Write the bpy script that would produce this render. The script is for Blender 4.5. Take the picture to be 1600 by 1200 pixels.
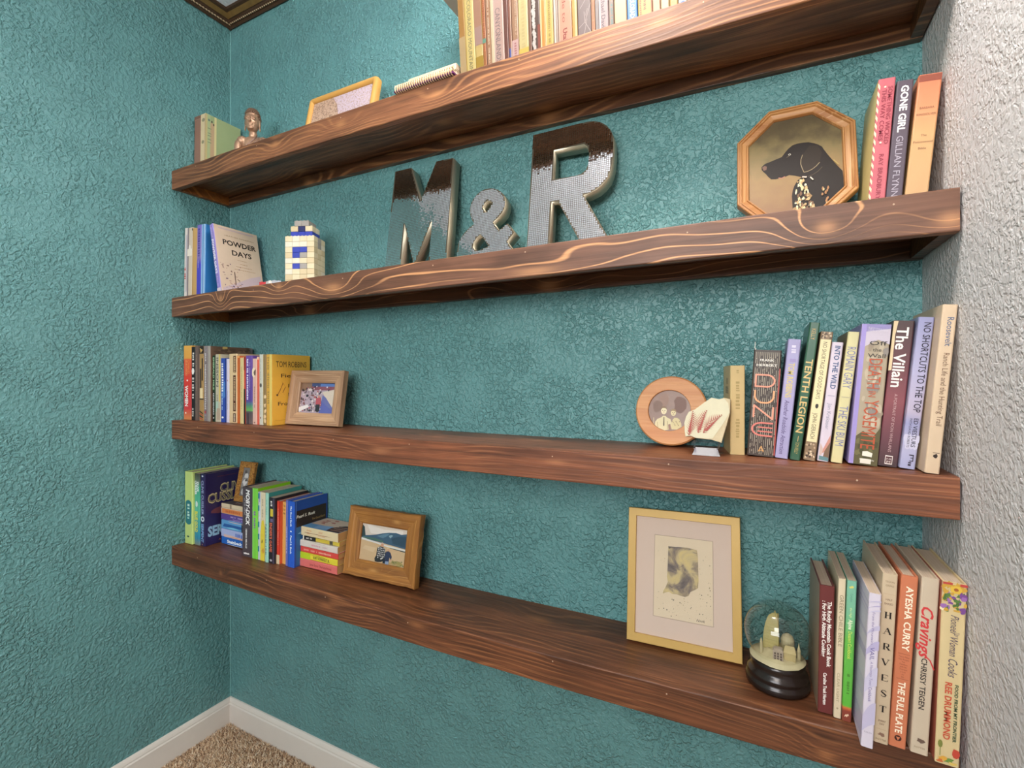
import bpy, bmesh, math, random
from mathutils import Vector, Matrix

for _o in list(bpy.data.objects):
    bpy.data.objects.remove(_o)
SC = bpy.context.scene
COL = SC.collection
random.seed(7)
R = math.radians

# ------------------------------------------------------------------ camera
CAMZ = 1.3591
cd = bpy.data.cameras.new('camera')
cd.sensor_width = 36.0
cd.lens = 760.1944 / 1600 * 36.0
cd.shift_y = -(600 - 588.6454) / 1600
cd.clip_start = 0.02
cam = bpy.data.objects.new('camera', cd)
COL.objects.link(cam)
cam.location = (0, 0, CAMZ)
cam.rotation_euler = (R(90), 0, R(27.2539))
SC.camera = cam

# ------------------------------------------------------------------ world, lights, exposure
w = bpy.data.worlds.new('world')
SC.world = w
w.use_nodes = True
w.node_tree.nodes['Background'].inputs[0].default_value = (0.85, 0.92, 1.0, 1)
w.node_tree.nodes['Background'].inputs[1].default_value = 1.0

def area_light(name, loc, rot, sx, sy, power, col, shape='RECTANGLE', spread=180):
    l = bpy.data.lights.new(name, 'AREA')
    l.shape = shape
    l.size = sx
    if shape in ('RECTANGLE', 'ELLIPSE'):
        l.size_y = sy
    l.energy = power
    l.color = col
    l.spread = R(spread)
    o = bpy.data.objects.new(name, l)
    COL.objects.link(o)
    o.location = loc
    o.rotation_euler = rot
    return o

CEIL = 2.77
area_light('ceiling_lamp', (-0.30, 0.58, 2.52), (0, 0, 0), 0.26, 0.26, 6, (1.0, 0.92, 0.82), 'DISK')
area_light('ceiling_lamp_upward', (-0.30, 0.58, 2.62), (R(180), 0, 0), 0.20, 0.20, 19, (0.97, 0.97, 1.0), 'DISK')
area_light('window_daylight', (-0.60, -2.52, 1.88), (R(90), 0, 0), 1.9, 0.95, 30, (0.90, 0.95, 1.0))
area_light('room_daylight', (2.32, -0.9, 1.6), (R(90), 0, R(90)), 1.6, 1.4, 14, (0.95, 0.97, 1.0))
# unseen soft flash light added behind the camera: brightest on the near right end, sheen on the paint
area_light('soft_flash_light', (-0.12, -0.75, 1.95), (R(78), 0, R(8)), 0.55, 0.55, 8.5, (1.0, 0.95, 0.88))
SC.view_settings.view_transform = 'Standard'
SC.view_settings.look = 'None'
SC.view_settings.gamma = 1.0
SC.view_settings.use_curve_mapping = False
SC.view_settings.exposure = 0.80
SC.cycles.use_denoising = True
SC.cycles.max_bounces = 8
SC.cycles.transparent_max_bounces = 16

# ------------------------------------------------------------------ helpers
def lin(h):
    h = h.lstrip('#')
    out = []
    for i in (0, 2, 4):
        c = int(h[i:i + 2], 16) / 255
        out.append(c / 12.92 if c <= 0.04045 else ((c + 0.055) / 1.055) ** 2.4)
    return (*out, 1.0)

class NT:
    """tiny node-graph writer"""
    def __init__(self, name):
        self.m = bpy.data.materials.new(name)
        self.m.use_nodes = True
        self.t = self.m.node_tree
        self.b = self.t.nodes['Principled BSDF']
        self.out = self.t.nodes['Material Output']
    def n(self, typ, **kw):
        nd = self.t.nodes.new(typ)
        for k, v in kw.items():
            setattr(nd, k, v)
        return nd
    def put(self, sock, v):
        if hasattr(v, 'bl_idname') or isinstance(v, bpy.types.NodeSocket):
            self.t.links.new(v, sock)
        else:
            sock.default_value = v
    def math(self, op, a, b=0.0, c=0.0, clamp=False):
        nd = self.n('ShaderNodeMath', operation=op, use_clamp=clamp)
        self.put(nd.inputs[0], a); self.put(nd.inputs[1], b); self.put(nd.inputs[2], c)
        return nd.outputs[0]
    def coord(self, which='Object'):
        return self.n('ShaderNodeTexCoord').outputs[which]
    def sep(self, v):
        nd = self.n('ShaderNodeSeparateXYZ'); self.put(nd.inputs[0], v)
        return nd.outputs
    def comb(self, x, y, z):
        nd = self.n('ShaderNodeCombineXYZ')
        for i, q in enumerate((x, y, z)):
            self.put(nd.inputs[i], q)
        return nd.outputs[0]
    def map(self, v, scale=(1, 1, 1), loc=(0, 0, 0)):
        nd = self.n('ShaderNodeMapping'); self.put(nd.inputs[0], v)
        nd.inputs['Scale'].default_value = scale; nd.inputs['Location'].default_value = loc
        return nd.outputs[0]
    def noise(self, v, scale=5, detail=2, rough=0.5, dist=0.0):
        nd = self.n('ShaderNodeTexNoise'); self.put(nd.inputs['Vector'], v)
        nd.inputs['Scale'].default_value = scale; nd.inputs['Detail'].default_value = detail
        nd.inputs['Roughness'].default_value = rough; nd.inputs['Distortion'].default_value = dist
        return nd.outputs['Fac']
    def ramp(self, f, stops, interp='LINEAR'):
        nd = self.n('ShaderNodeValToRGB'); self.put(nd.inputs[0], f)
        cr = nd.color_ramp; cr.interpolation = interp
        while len(cr.elements) < len(stops):
            cr.elements.new(0.5)
        for e, (p, c) in zip(cr.elements, stops):
            e.position = p
            e.color = c if not isinstance(c, (int, float)) else (c, c, c, 1)
        return nd.outputs[0]
    def mix(self, f, a, b, mode='MIX'):
        nd = self.n('ShaderNodeMix', data_type='RGBA', blend_type=mode)
        self.put(nd.inputs[0], f); self.put(nd.inputs[6], a); self.put(nd.inputs[7], b)
        return nd.outputs[2]
    def bump(self, h, strength=0.3, dist=0.002):
        nd = self.n('ShaderNodeBump'); self.put(nd.inputs['Height'], h)
        nd.inputs['Strength'].default_value = strength; nd.inputs['Distance'].default_value = dist
        self.t.links.new(nd.outputs[0], self.b.inputs['Normal'])
    def base(self, v): self.put(self.b.inputs['Base Color'], v)
    def rough(self, v): self.put(self.b.inputs['Roughness'], v)
    def spec(self, v): self.b.inputs['Specular IOR Level'].default_value = v
    def metal(self, v): self.b.inputs['Metallic'].default_value = v

_mc = {}
def paint(hexcol, rough=0.5, metal=0.0, var=0.08, scale=25, spec=0.4):
    """plain printed / painted stock with slight unevenness"""
    k = (hexcol, rough, metal, var, scale, spec)
    if k not in _mc:
        g = NT('stock_' + hexcol)
        c = lin(hexcol)
        f = g.noise(g.coord(), scale, 3)
        g.base(g.mix(f, tuple(x * (1 - var) for x in c[:3]) + (1,), tuple(min(1, x * (1 + var)) for x in c[:3]) + (1,)))
        g.rough(rough); g.metal(metal); g.spec(spec)
        _mc[k] = g.m
    return _mc[k]

def wall_mat(name, hexcol, rough=0.48, strength=0.95, spec=0.7):
    g = NT(name)
    co = g.coord()
    a = g.noise(co, 98, 2.0, 0.55, 0.5)
    b = g.noise(co, 210, 1.0, 0.5)
    c = g.noise(co, 9, 1.0, 0.5)
    h = g.math('ADD', g.ramp(a, [(0.42, 0.0), (0.60, 1.0)]), g.math('MULTIPLY', b, 0.35))
    amp = g.ramp(c, [(0.35, 0.45), (0.60, 1.0)])
    h = g.math('MULTIPLY', h, amp)
    col = lin(hexcol)
    big = g.noise(co, 2.2, 2)
    g.base(g.mix(big, tuple(x * 0.95 for x in col[:3]) + (1,), tuple(x * 1.05 for x in col[:3]) + (1,)))
    g.rough(rough); g.spec(spec)
    g.bump(h, strength, 0.0038)
    return g.m

def wood_mat(name, dark, mid, light, freq=60, warp=4.0, line=(0.80, 0.95), knots=(), seed=0.0, gloss=0.42, fine=0.5, lmix=1.0, axis='x'):
    """stained board: rings warped round knots, long fibres, blotchy stain; x runs along the grain"""
    g = NT(name)
    x, y, z = g.sep(g.coord())
    if axis == 'z': x, z = z, x
    x = g.math('ADD', x, seed)
    s = g.math('ADD', z, g.math('MULTIPLY', y, 0.9))
    n1 = g.noise(g.comb(g.math('MULTIPLY', x, 2.2), g.math('MULTIPLY', s, 9.0), seed), 1.0, 2.0, 0.5)
    ph = g.math('ADD', g.math('MULTIPLY', s, freq), g.math('MULTIPLY', n1, warp))
    core = None
    for (kx, ks, rx, rs, am) in knots:
        dx = g.math('DIVIDE', g.math('SUBTRACT', x, kx + seed), rx)
        ds = g.math('DIVIDE', g.math('SUBTRACT', s, ks), rs)
        d2 = g.math('ADD', g.math('MULTIPLY', dx, dx), g.math('MULTIPLY', ds, ds))
        e = g.math('EXPONENT', g.math('MULTIPLY', d2, -1.0))
        ph = g.math('ADD', ph, g.math('MULTIPLY', e, am))
        k2 = g.math('EXPONENT', g.math('MULTIPLY', d2, -14.0))
        core = k2 if core is None else g.math('ADD', core, k2)
    fr = g.math('FRACT', ph)
    tri = g.math('SUBTRACT', 1.0, g.math('ABSOLUTE', g.math('SUBTRACT', g.math('MULTIPLY', fr, 2.0), 1.0)))
    ln = g.ramp(tri, [(line[0], 0.0), (line[1], 1.0)], 'EASE')
    fib = g.noise(g.comb(g.math('MULTIPLY', x, 5.0), g.math('MULTIPLY', y, 330.0), g.math('MULTIPLY', z, 330.0)), 1.0, 2.0, 0.6)
    blot = g.noise(g.comb(g.math('MULTIPLY', x, 3.0), g.math('MULTIPLY', y, 8.0), g.math('MULTIPLY', z, 8.0)), 1.3, 3.0, 0.6)
    fade = g.ramp(g.noise(g.comb(g.math('MULTIPLY', x, 4.0), g.math('MULTIPLY', s, 14.0), 3.3 + seed), 1.0, 1.0), [(0.36, 0.10), (0.58, 1.0)])
    streak = g.noise(g.comb(g.math('MULTIPLY', x, 1.6), g.math('MULTIPLY', y, 60.0), g.math('MULTIPLY', z, 60.0)), 1.0, 3.0, 0.6)
    blot = g.math('ADD', g.math('MULTIPLY', blot, 0.55), g.math('MULTIPLY', streak, 0.45))
    col = g.mix(g.ramp(blot, [(0.36, 0.0), (0.62, 1.0)]), lin(dark), lin(mid))
    col = g.mix(g.math('MULTIPLY', g.math('MULTIPLY', ln, fade), lmix), col, lin(light))
    col = g.mix(g.math('MULTIPLY', g.ramp(fib, [(0.35, 1.0), (0.55, 0.0)]), fine), col, lin(dark))
    if core is not None:
        col = g.mix(g.math('MULTIPLY', core, 0.5, clamp=True), col, lin(light))
    g.base(col)
    g.rough(g.ramp(fib, [(0.2, gloss + 0.14), (0.8, gloss)])); g.spec(0.45)
    g.bump(g.math('ADD', fib, g.math('MULTIPLY', ln, 0.6)), 0.25, 0.0008)
    return g.m

# ---- mesh helpers
def box(bm, x0, x1, y0, y1, z0, z1, mi=0):
    v = [bm.verts.new(p) for p in ((x0, y0, z0), (x1, y0, z0), (x1, y1, z0), (x0, y1, z0), (x0, y0, z1), (x1, y0, z1), (x1, y1, z1), (x0, y1, z1))]
    for f in ((0, 3, 2, 1), (4, 5, 6, 7), (0, 1, 5, 4), (1, 2, 6, 5), (2, 3, 7, 6), (3, 0, 4, 7)):
        bm.faces.new([v[i] for i in f]).material_index = mi
    return v
def bev_box(x0, x1, y0, y1, z0, z1, r=0.002, seg=2):
    bm = bmesh.new(); box(bm, x0, x1, y0, y1, z0, z1)
    bmesh.ops.bevel(bm, geom=list(bm.edges), offset=r, segments=seg, affect='EDGES', profile=0.5)
    return bm
def poly(bm, pts, mi=0):
    try:
        f = bm.faces.new([bm.verts.new(p) for p in pts]); f.material_index = mi
        return f
    except ValueError:
        return None
def prism(bm, pts2, y0, y1, to=lambda u, v, y: (u, y, v)):
    """extrude an outline (u,v) from depth y0 to y1"""
    a = [bm.verts.new(to(u, v, y0)) for u, v in pts2]
    b = [bm.verts.new(to(u, v, y1)) for u, v in pts2]
    n = len(pts2)
    bm.faces.new(a); bm.faces.new(b[::-1])
    for i in range(n):
        j = (i + 1) % n
        bm.faces.new((a[j], a[i], b[i], b[j]))
def lathe(bm, prof, seg=40, c=(0, 0, 0), cap=True):
    rings = []
    for r, z in prof:
        rings.append([bm.verts.new((c[0] + r * math.cos(2 * math.pi * k / seg), c[1] + r * math.sin(2 * math.pi * k / seg), c[2] + z)) for k in range(seg)])
    for a, b in zip(rings, rings[1:]):
        for k in range(seg):
            bm.faces.new((a[k], a[(k + 1) % seg], b[(k + 1) % seg], b[k]))
    if cap:
        bm.faces.new(rings[0][::-1]); bm.faces.new(rings[-1])
def tube(bm, pts, r, seg=8, closed=False):
    pts = [Vector(p) for p in pts]; rings = []
    n = len(pts)
    for i, p in enumerate(pts):
        if closed: t = pts[(i + 1) % n] - pts[i - 1]
        else: t = pts[min(i + 1, n - 1)] - pts[max(i - 1, 0)]
        t.normalize()
        a = t.orthogonal().normalized() if i == 0 else (pa - t * pa.dot(t)).normalized()
        pa = a; b = t.cross(a)
        rr = r[i] if isinstance(r, (list, tuple)) else r
        rings.append([bm.verts.new(p + (a * math.cos(2 * math.pi * k / seg) + b * math.sin(2 * math.pi * k / seg)) * rr) for k in range(seg)])
    pr = list(zip(rings, rings[1:])) + ([(rings[-1], rings[0])] if closed else [])
    for q, s in pr:
        for k in range(seg):
            bm.faces.new((q[k], q[(k + 1) % seg], s[(k + 1) % seg], s[k]))
    if not closed:
        bm.faces.new(rings[0][::-1]); bm.faces.new(rings[-1])
def mesh(name, bm, mats, parent=None, smooth=False, loc=None, fix=True):
    if fix:
        bmesh.ops.recalc_face_normals(bm, faces=list(bm.faces))
    me = bpy.data.meshes.new(name); bm.to_mesh(me); bm.free()
    for m in (mats if isinstance(mats, (list, tuple)) else [mats]):
        me.materials.append(m)
    if smooth:
        for p in me.polygons: p.use_smooth = True
    o = bpy.data.objects.new(name, me); COL.objects.link(o)
    if parent: o.parent = parent
    if loc: o.location = loc
    return o
def smooth_by_angle(o, deg=40):
    me = o.data
    for p in me.polygons: p.use_smooth = True
    bm = bmesh.new(); bm.from_mesh(me)
    for e in bm.edges:
        if len(e.link_faces) == 2 and e.calc_face_angle(0) > R(deg): e.smooth = False
    bm.to_mesh(me); bm.free()
def thing(name, label, cat, loc=(0, 0, 0), rot=(0, 0, 0), group=None):
    o = bpy.data.objects.new(name, None); COL.objects.link(o)
    o.empty_display_size = 0.02
    o.location = loc; o.rotation_euler = rot
    o['label'] = label; o['category'] = cat
    if group: o['group'] = group
    return o
def struct(o):
    o['kind'] = 'structure'; return o

# ---- lettering: vector text turned into flat mesh
_tc = {}
def glyphs(s, shear=0.0, bold=0.0):
    k = (s, shear, bold)
    if k not in _tc:
        c = bpy.data.curves.new('lettering', 'FONT'); c.body = s; c.shear = shear; c.offset = bold; c.resolution_u = 2
        o = bpy.data.objects.new('lettering', c)
        me = bpy.data.meshes.new_from_object(o)
        v = [tuple(p.co) for p in me.vertices]; f = [tuple(p.vertices) for p in me.polygons]
        bpy.data.objects.remove(o); bpy.data.curves.remove(c); bpy.data.meshes.remove(me)
        x0 = min(p[0] for p in v); x1 = max(p[0] for p in v)
        _tc[k] = ([(p[0] - x0, p[1]) for p in v], f, x1 - x0)
    return _tc[k]
CAP = 0.70   # cap height of the built-in face, in ems
def write(bm, s, org, dr, up, length=None, height=0.01, shear=0.0, bold=0.0, mi=0, center=False):
    v, f, wd = glyphs(s, shear, bold)
    ky = height / CAP
    kx = (length / wd) if length else ky
    org = Vector(org); dr = Vector(dr); up = Vector(up)
    if center: org = org - dr * (wd * kx / 2)
    vs = [bm.verts.new(org + dr * (a * kx) + up * (b * ky)) for a, b in v]
    for q in f:
        try: bm.faces.new([vs[i] for i in q]).material_index = mi
        except ValueError: pass

# ------------------------------------------------------------------ room
XL, XR, YF, YB = -1.8692, 0.2745, 0.9847, 1.2
RX, RY = 2.4, -2.6          # far right wall, front wall of the room behind the camera
M_TEAL = wall_mat('teal_textured_paint', '5e9190')
M_GREY = wall_mat('grey_textured_paint', 'cfcac8', 0.6, 0.5, 0.4)
M_TRIM = paint('dcd3c8', 0.35, var=0.03)
M_CEIL = wall_mat('ceiling_paint', 'dfe2e8', 0.7, 0.3)

def slab(name, x0, x1, y0, y1, z0, z1, m):
    bm = bmesh.new(); box(bm, x0, x1, y0, y1, z0, z1)
    return struct(mesh(name, bm, m))
slab('wall_back', XL - 0.12, XR + 0.125, YB, YB + 0.12, 0, CEIL, M_TEAL)
slab('wall_left', XL - 0.12, XL, RY, YB, 0, CEIL, M_TEAL)
slab('wall_right', XR, XR + 0.125, 0.25, YB, 0, CEIL, M_GREY)
slab('wall_right_far', RX, RX + 0.1, RY, 0.37, 0, CEIL, M_GREY)
slab('wall_right_back', XR + 0.125, RX, 0.25, 0.37, 0, CEIL, M_GREY)
slab('ceiling', XL - 0.12, RX + 0.1, RY - 0.1, YB + 0.12, CEIL, CEIL + 0.1, M_CEIL)
# front wall with a window opening
fw = bmesh.new()
box(fw, XL - 0.12, -1.55, RY - 0.1, RY, 0, CEIL); box(fw, 0.45, RX + 0.1, RY - 0.1, RY, 0, CEIL)
box(fw, -1.55, 0.45, RY - 0.1, RY, 0, 1.38); box(fw, -1.55, 0.45, RY - 0.1, RY, 2.40, CEIL)
struct(mesh('wall_front', fw, M_GREY))
wf = bmesh.new()
for a in ((-1.55, -1.49, 1.38, 2.40), (0.39, 0.45, 1.38, 2.40), (-1.49, 0.39, 1.38, 1.44), (-1.49, 0.39, 2.34, 2.40), (-0.58, -0.52, 1.44, 2.34)):
    box(wf, a[0], a[1], RY - 0.07, RY - 0.02, a[2], a[3])
struct(mesh('window_1', wf, M_TRIM))

# floor slab and carpet pile
M_CARP = NT('carpet_backing'); M_CARP.base(lin('9a7d63')); M_CARP.rough(0.95); M_CARP = M_CARP.m
slab('floor', XL - 0.12, RX + 0.1, RY - 0.1, YB + 0.12, -0.05, 0.0, M_CARP)
rc = random.Random(3)
bm = bmesh.new()
for i in range(26000):
    x = rc.uniform(XL + 0.014, -1.15); y = rc.uniform(0.62, YB - 0.014)
    a = rc.uniform(0, 6.28); h = rc.uniform(0.006, 0.012); l = rc.uniform(0.004, 0.010); r = rc.uniform(0.0014, 0.0028)
    tip = bm.verts.new((x + l * math.cos(a), y + l * math.sin(a), h))
    vs = [bm.verts.new((x + r * math.cos(a + q), y + r * math.sin(a + q), 0.0005)) for q in (0, 2.1, 4.2)]
    mi = rc.choices((0, 1, 2, 3), (5, 4, 2, 2))[0]
    for k in range(3):
        bm.faces.new((vs[k], vs[(k + 1) % 3], tip)).material_index = mi
tuft = mesh('carpet_pile', bm, [paint('e0c4a2', 0.95), paint('c6a280', 0.95), paint('806048', 0.95), paint('f2e0c6', 0.95)], fix=False)
tuft['kind'] = 'stuff'; tuft['label'] = 'short speckled beige and brown carpet pile in the floor corner'; tuft['category'] = 'carpet'

# baseboards with a stepped cap
def run_profile(name, prof, p0, p1, inward, m):
    """prof = (out, z) outline swept from p0 to p1; 'inward' is the horizontal direction away from the wall"""
    bm = bmesh.new(); P = []
    for p in (p0, p1):
        P.append([bm.verts.new((p[0] + inward[0] * o, p[1] + inward[1] * o, z)) for o, z in prof])
    n = len(prof)
    for i in range(n):
        j = (i + 1) % n
        bm.faces.new((P[0][i], P[0][j], P[1][j], P[1][i]))
    bm.faces.new(P[0][::-1]); bm.faces.new(P[1])
    return struct(mesh(name, bm, m))
BASE = [(0, 0), (0.013, 0), (0.013, 0.076), (0.010, 0.080), (0.010, 0.084), (0.007, 0.092), (0.004, 0.097), (0, 0.098)]
run_profile('baseboard_left', BASE, (XL, RY), (XL, YB - 0.0), (1, 0), M_TRIM)
run_profile('baseboard_back', BASE, (XL + 0.0, YB), (XR, YB), (0, -1), M_TRIM)
# thin pale bead whose colour stands for the highlight down the left corner
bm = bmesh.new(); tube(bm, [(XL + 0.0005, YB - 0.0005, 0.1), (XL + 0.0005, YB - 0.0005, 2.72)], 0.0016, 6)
struct(mesh('corner_highlight', bm, paint('7fb3b0', 0.6)))

# dark ceiling moulding with a rope bead
M_MOULD = paint('4a3626', 0.35, 0.35, 0.25, 60)
M_MOULD2 = paint('8a6a3c', 0.35, 0.5, 0.3, 40)
M_ROPE = paint('b8a080', 0.35, 0.4, 0.3, 60)
MZ = CEIL - 0.042
CROWN = [(0, MZ), (0.006, MZ - 0.004), (0.010, MZ), (0.012, MZ + 0.006), (0.022, MZ + 0.010), (0.024, MZ + 0.018), (0.040, MZ + 0.030), (0.048, MZ + 0.034), (0.050, CEIL), (0, CEIL)]
def crown(name, p0, p1, inward):
    t = run_profile(name, CROWN, p0, p1, inward, M_MOULD)
    d = Vector((p1[0] - p0[0], p1[1] - p0[1], 0)); L = d.length; d.normalize()
    bm = bmesh.new(); n = int(L / 0.011)
    iv = Vector((inward[0], inward[1], 0))
    for k in range(n):
        c = Vector((p0[0], p0[1], MZ + 0.008)) + d * (k + 0.5) * L / n + iv * 0.0165
        a = c - d * 0.005 + Vector((0, 0, 0.004)) - iv * 0.002; b = c + d * 0.005 - Vector((0, 0, 0.004)) + iv * 0.002
        tube(bm, [a, c, b], [0.0022, 0.0036, 0.0022], 6)
    o = mesh('rope_bead', bm, M_ROPE, t, True)
    o['kind'] = 'stuff'
    bm = bmesh.new()
    pts = [(0.026, MZ + 0.0185), (0.040, MZ + 0.0293), (0.041, MZ + 0.0286), (0.027, MZ + 0.0176)]
    A = [bm.verts.new(Vector((p0[0], p0[1], z)) + iv * q) for q, z in pts]; B = [bm.verts.new(Vector((p1[0], p1[1], z)) + iv * q) for q, z in pts]
    for i in range(4):
        j = (i + 1) % 4; bm.faces.new((A[i], A[j], B[j], B[i]))
    mesh('gilt_cove', bm, M_MOULD2, t)
crown('trim_2', (XL, 0.2), (XL, YB), (1, 0))
crown('trim_3', (XL, YB), (-0.9, YB), (0, -1))

# ceiling lamp (its glass is what gives the warm light)
t = thing('ceiling_lamp', 'round frosted ceiling lamp hanging above the shelf niche', 'lamp', (-0.30, 0.58, CEIL))
bm = bmesh.new(); lathe(bm, [(0.07, -0.001), (0.07, -0.018), (0.012, -0.024), (0.009, -0.20), (0.018, -0.215), (0.02, -0.232), (0.004, -0.236)], 32); mesh('stem', bm, paint('b9b0a4', 0.3, 0.8), t, True)
g = NT('lit_glass'); g.b.inputs['Emission Color'].default_value = (1, 0.86, 0.7, 1); g.b.inputs['Emission Strength'].default_value = 2.0
bm = bmesh.new(); lathe(bm, [(0.165, -0.165), (0.155, -0.195), (0.12, -0.22), (0.05, -0.234), (0.004, -0.236), (0.004, -0.233), (0.05, -0.230), (0.117, -0.216), (0.151, -0.193), (0.161, -0.165)], 40); mesh('glass_bowl', bm, g.m, t, True)

# ------------------------------------------------------------------ shelves
SH = {1: (.7231, -.0183, .0096), 2: (.2872, .0126, .0032), 3: (-.1553, -.0009, -.0053), 4: (-.5972, .0103, -.0162)}
def sz(i, x):
    z, s, q = SH[i]; u = (x - XL) / (XR - XL)
    return CAMZ + z + s * (u - 0.5) + q * 4 * u * (1 - u)
def sweep_board(name, i, prof, x0, x1, m, parent, zc, seg=24):
    bm = bmesh.new(); rows = []
    for k in range(seg + 1):
        x = x0 + (x1 - x0) * k / seg
        rows.append([bm.verts.new((x + 0.8, y - 1.09, sz(i, x) + z - zc)) for y, z in prof])
    n = len(prof)
    for a, b in zip(rows, rows[1:]):
        for k in range(n):
            j = (k + 1) % n
            bm.faces.new((a[k], a[j], b[j], b[k]))
    bm.faces.new(rows[0][::-1]); bm.faces.new(rows[-1])
    return mesh(name, bm, m, parent)
def cham(y0, y1, z0, z1, c=0.0022):
    return [(y0 + c, z0), (y1, z0), (y1, z1), (y0 + c, z1), (y0 + c * .3, z1 - c * .3), (y0, z1 - c), (y0, z0 + c), (y0 + c * .3, z0 + c * .3)]
SHELF_LOOK = {
    1: dict(dark='4a2c1b', mid='8c5a3b', light='bd8454', freq=78, warp=7.5, lmix=.55, line=(0.45, 0.97), knots=[(-0.245, -.125, .07, .03, 2.2), (.08, -.128, .09, .03, 2.4), (-.517, -.120, .06, .03, 2.0), (.62, -.13, .10, .03, 1.5)], seed=1.7, fine=0.45),
    2: dict(dark='4a2e1e', mid='805640', light='cf9464', freq=48, warp=4.2, line=(0.80, 0.97), knots=[(-.786, -.128, .035, .04, 2.4), (-.50, -.112, .05, .03, 1.6), (-.273, -.135, .12, .05, 2.6), (.896, -.130, .06, .04, 3.0), (1.06, -.14, .06, .04, 1.8), (.35, -.15, .2, .03, 1.2)], seed=5.1, fine=0.28),
    3: dict(dark='4c2a1a', mid='8f5436', light='b67850', freq=92, warp=9.0, line=(0.45, 0.97), knots=[(.92, -.12, .10, .02, 1.4), (-.1, -.13, .12, .03, 1.6), (.4, -.12, .1, .02, 1.5)], seed=9.4, fine=0.55, lmix=.45),
    4: dict(dark='402415', mid='7c4a2e', light='a86c42', freq=85, warp=9.0, line=(0.5, 0.97), knots=[(-.786, -.128, .03, .03, 2.0), (.896, -.128, .05, .03, 2.6), (.02, -.11, .1, .03, 2.0), (-.3, -.13, .1, .03, 1.5)], seed=13.2, fine=0.6, lmix=.5)}
LBL = {1: 'topmost dark stained wooden shelf, cropped by the top of the photo',
       2: 'second dark stained wooden shelf from the top, under the silver letters',
       3: 'third dark stained wooden shelf from the top, with the long book row at right',
       4: 'lowest dark stained wooden shelf, under the snow globe and cookbooks'}
XE = XR - 0.0035
for i in SH:
    zc = sz(i, -0.8)
    t = thing('floating_shelf', LBL[i], 'shelf', (-0.8, 1.09, zc), group='floating shelves across the niche')
    L = SHELF_LOOK[i]
    mf = wood_mat('shelf_fascia_wood', **L)
    Lt = dict(L); Lt['freq'] = 55; Lt['seed'] = L['seed'] + 20; Lt['warp'] = 6; Lt['lmix'] = 0.45; Lt['gloss'] = 0.33
    Lt['knots'] = [(0.02, -.02, .10, .05, 2.5), (0.30, .03, .12, .05, 2.0), (-.6, .02, .1, .05, 2)]
    mt = wood_mat('shelf_top_wood', **Lt)
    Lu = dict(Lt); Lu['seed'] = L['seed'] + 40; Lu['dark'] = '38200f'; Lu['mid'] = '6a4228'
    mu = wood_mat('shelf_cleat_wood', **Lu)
    T = 0.0662 if i != 2 else 0.068
    sweep_board('fascia_board', i, cham(YF, YF + 0.0185, -T, 0.0), XL + 0.0005, XE, mf, t, zc)
    sweep_board('top_board', i, cham(YF + 0.019, YB - 0.0005, -0.032, -0.0002, 0.0008), XL + 0.0005, XE, mt, t, zc)
    sweep_board('back_cleat', i, cham(YB - 0.019, YB - 0.0005, -T, -0.0325, 0.001), XL + 0.0005, XE, mu, t, zc)
    sweep_board('side_cleat', i, cham(YF + 0.019, YB - 0.0195, -T + .001, -0.0325, 0.001), XL + 0.0005, XL + 0.0195, wood_mat('raw_cleat_wood', '6e3c14', '8f5520', 'a8682c', freq=30, seed=3.0), t, zc, 2)
    sweep_board('side_cleat', i, cham(YF + 0.019, YB - 0.0195, -T + .001, -0.0325, 0.001), XE - 0.019, XE, mu, t, zc, 2)
    rn = random.Random(i)
    bm = bmesh.new()
    for k in range(7):
        x = XL + 0.18 + k * 0.31 + rn.uniform(-.05, .05); z = sz(i, x) - rn.choice((0.012, 0.014, 0.016))
        bmesh.ops.create_icosphere(bm, subdivisions=1, radius=0.0017, matrix=Matrix.Translation((x + .8, YF - 1.09, z - zc)) @ Matrix.Diagonal((1, .4, 1, 1)))
    o = mesh('nail_heads', bm, paint('b89a80', 0.6), t); o['kind'] = 'stuff'

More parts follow.
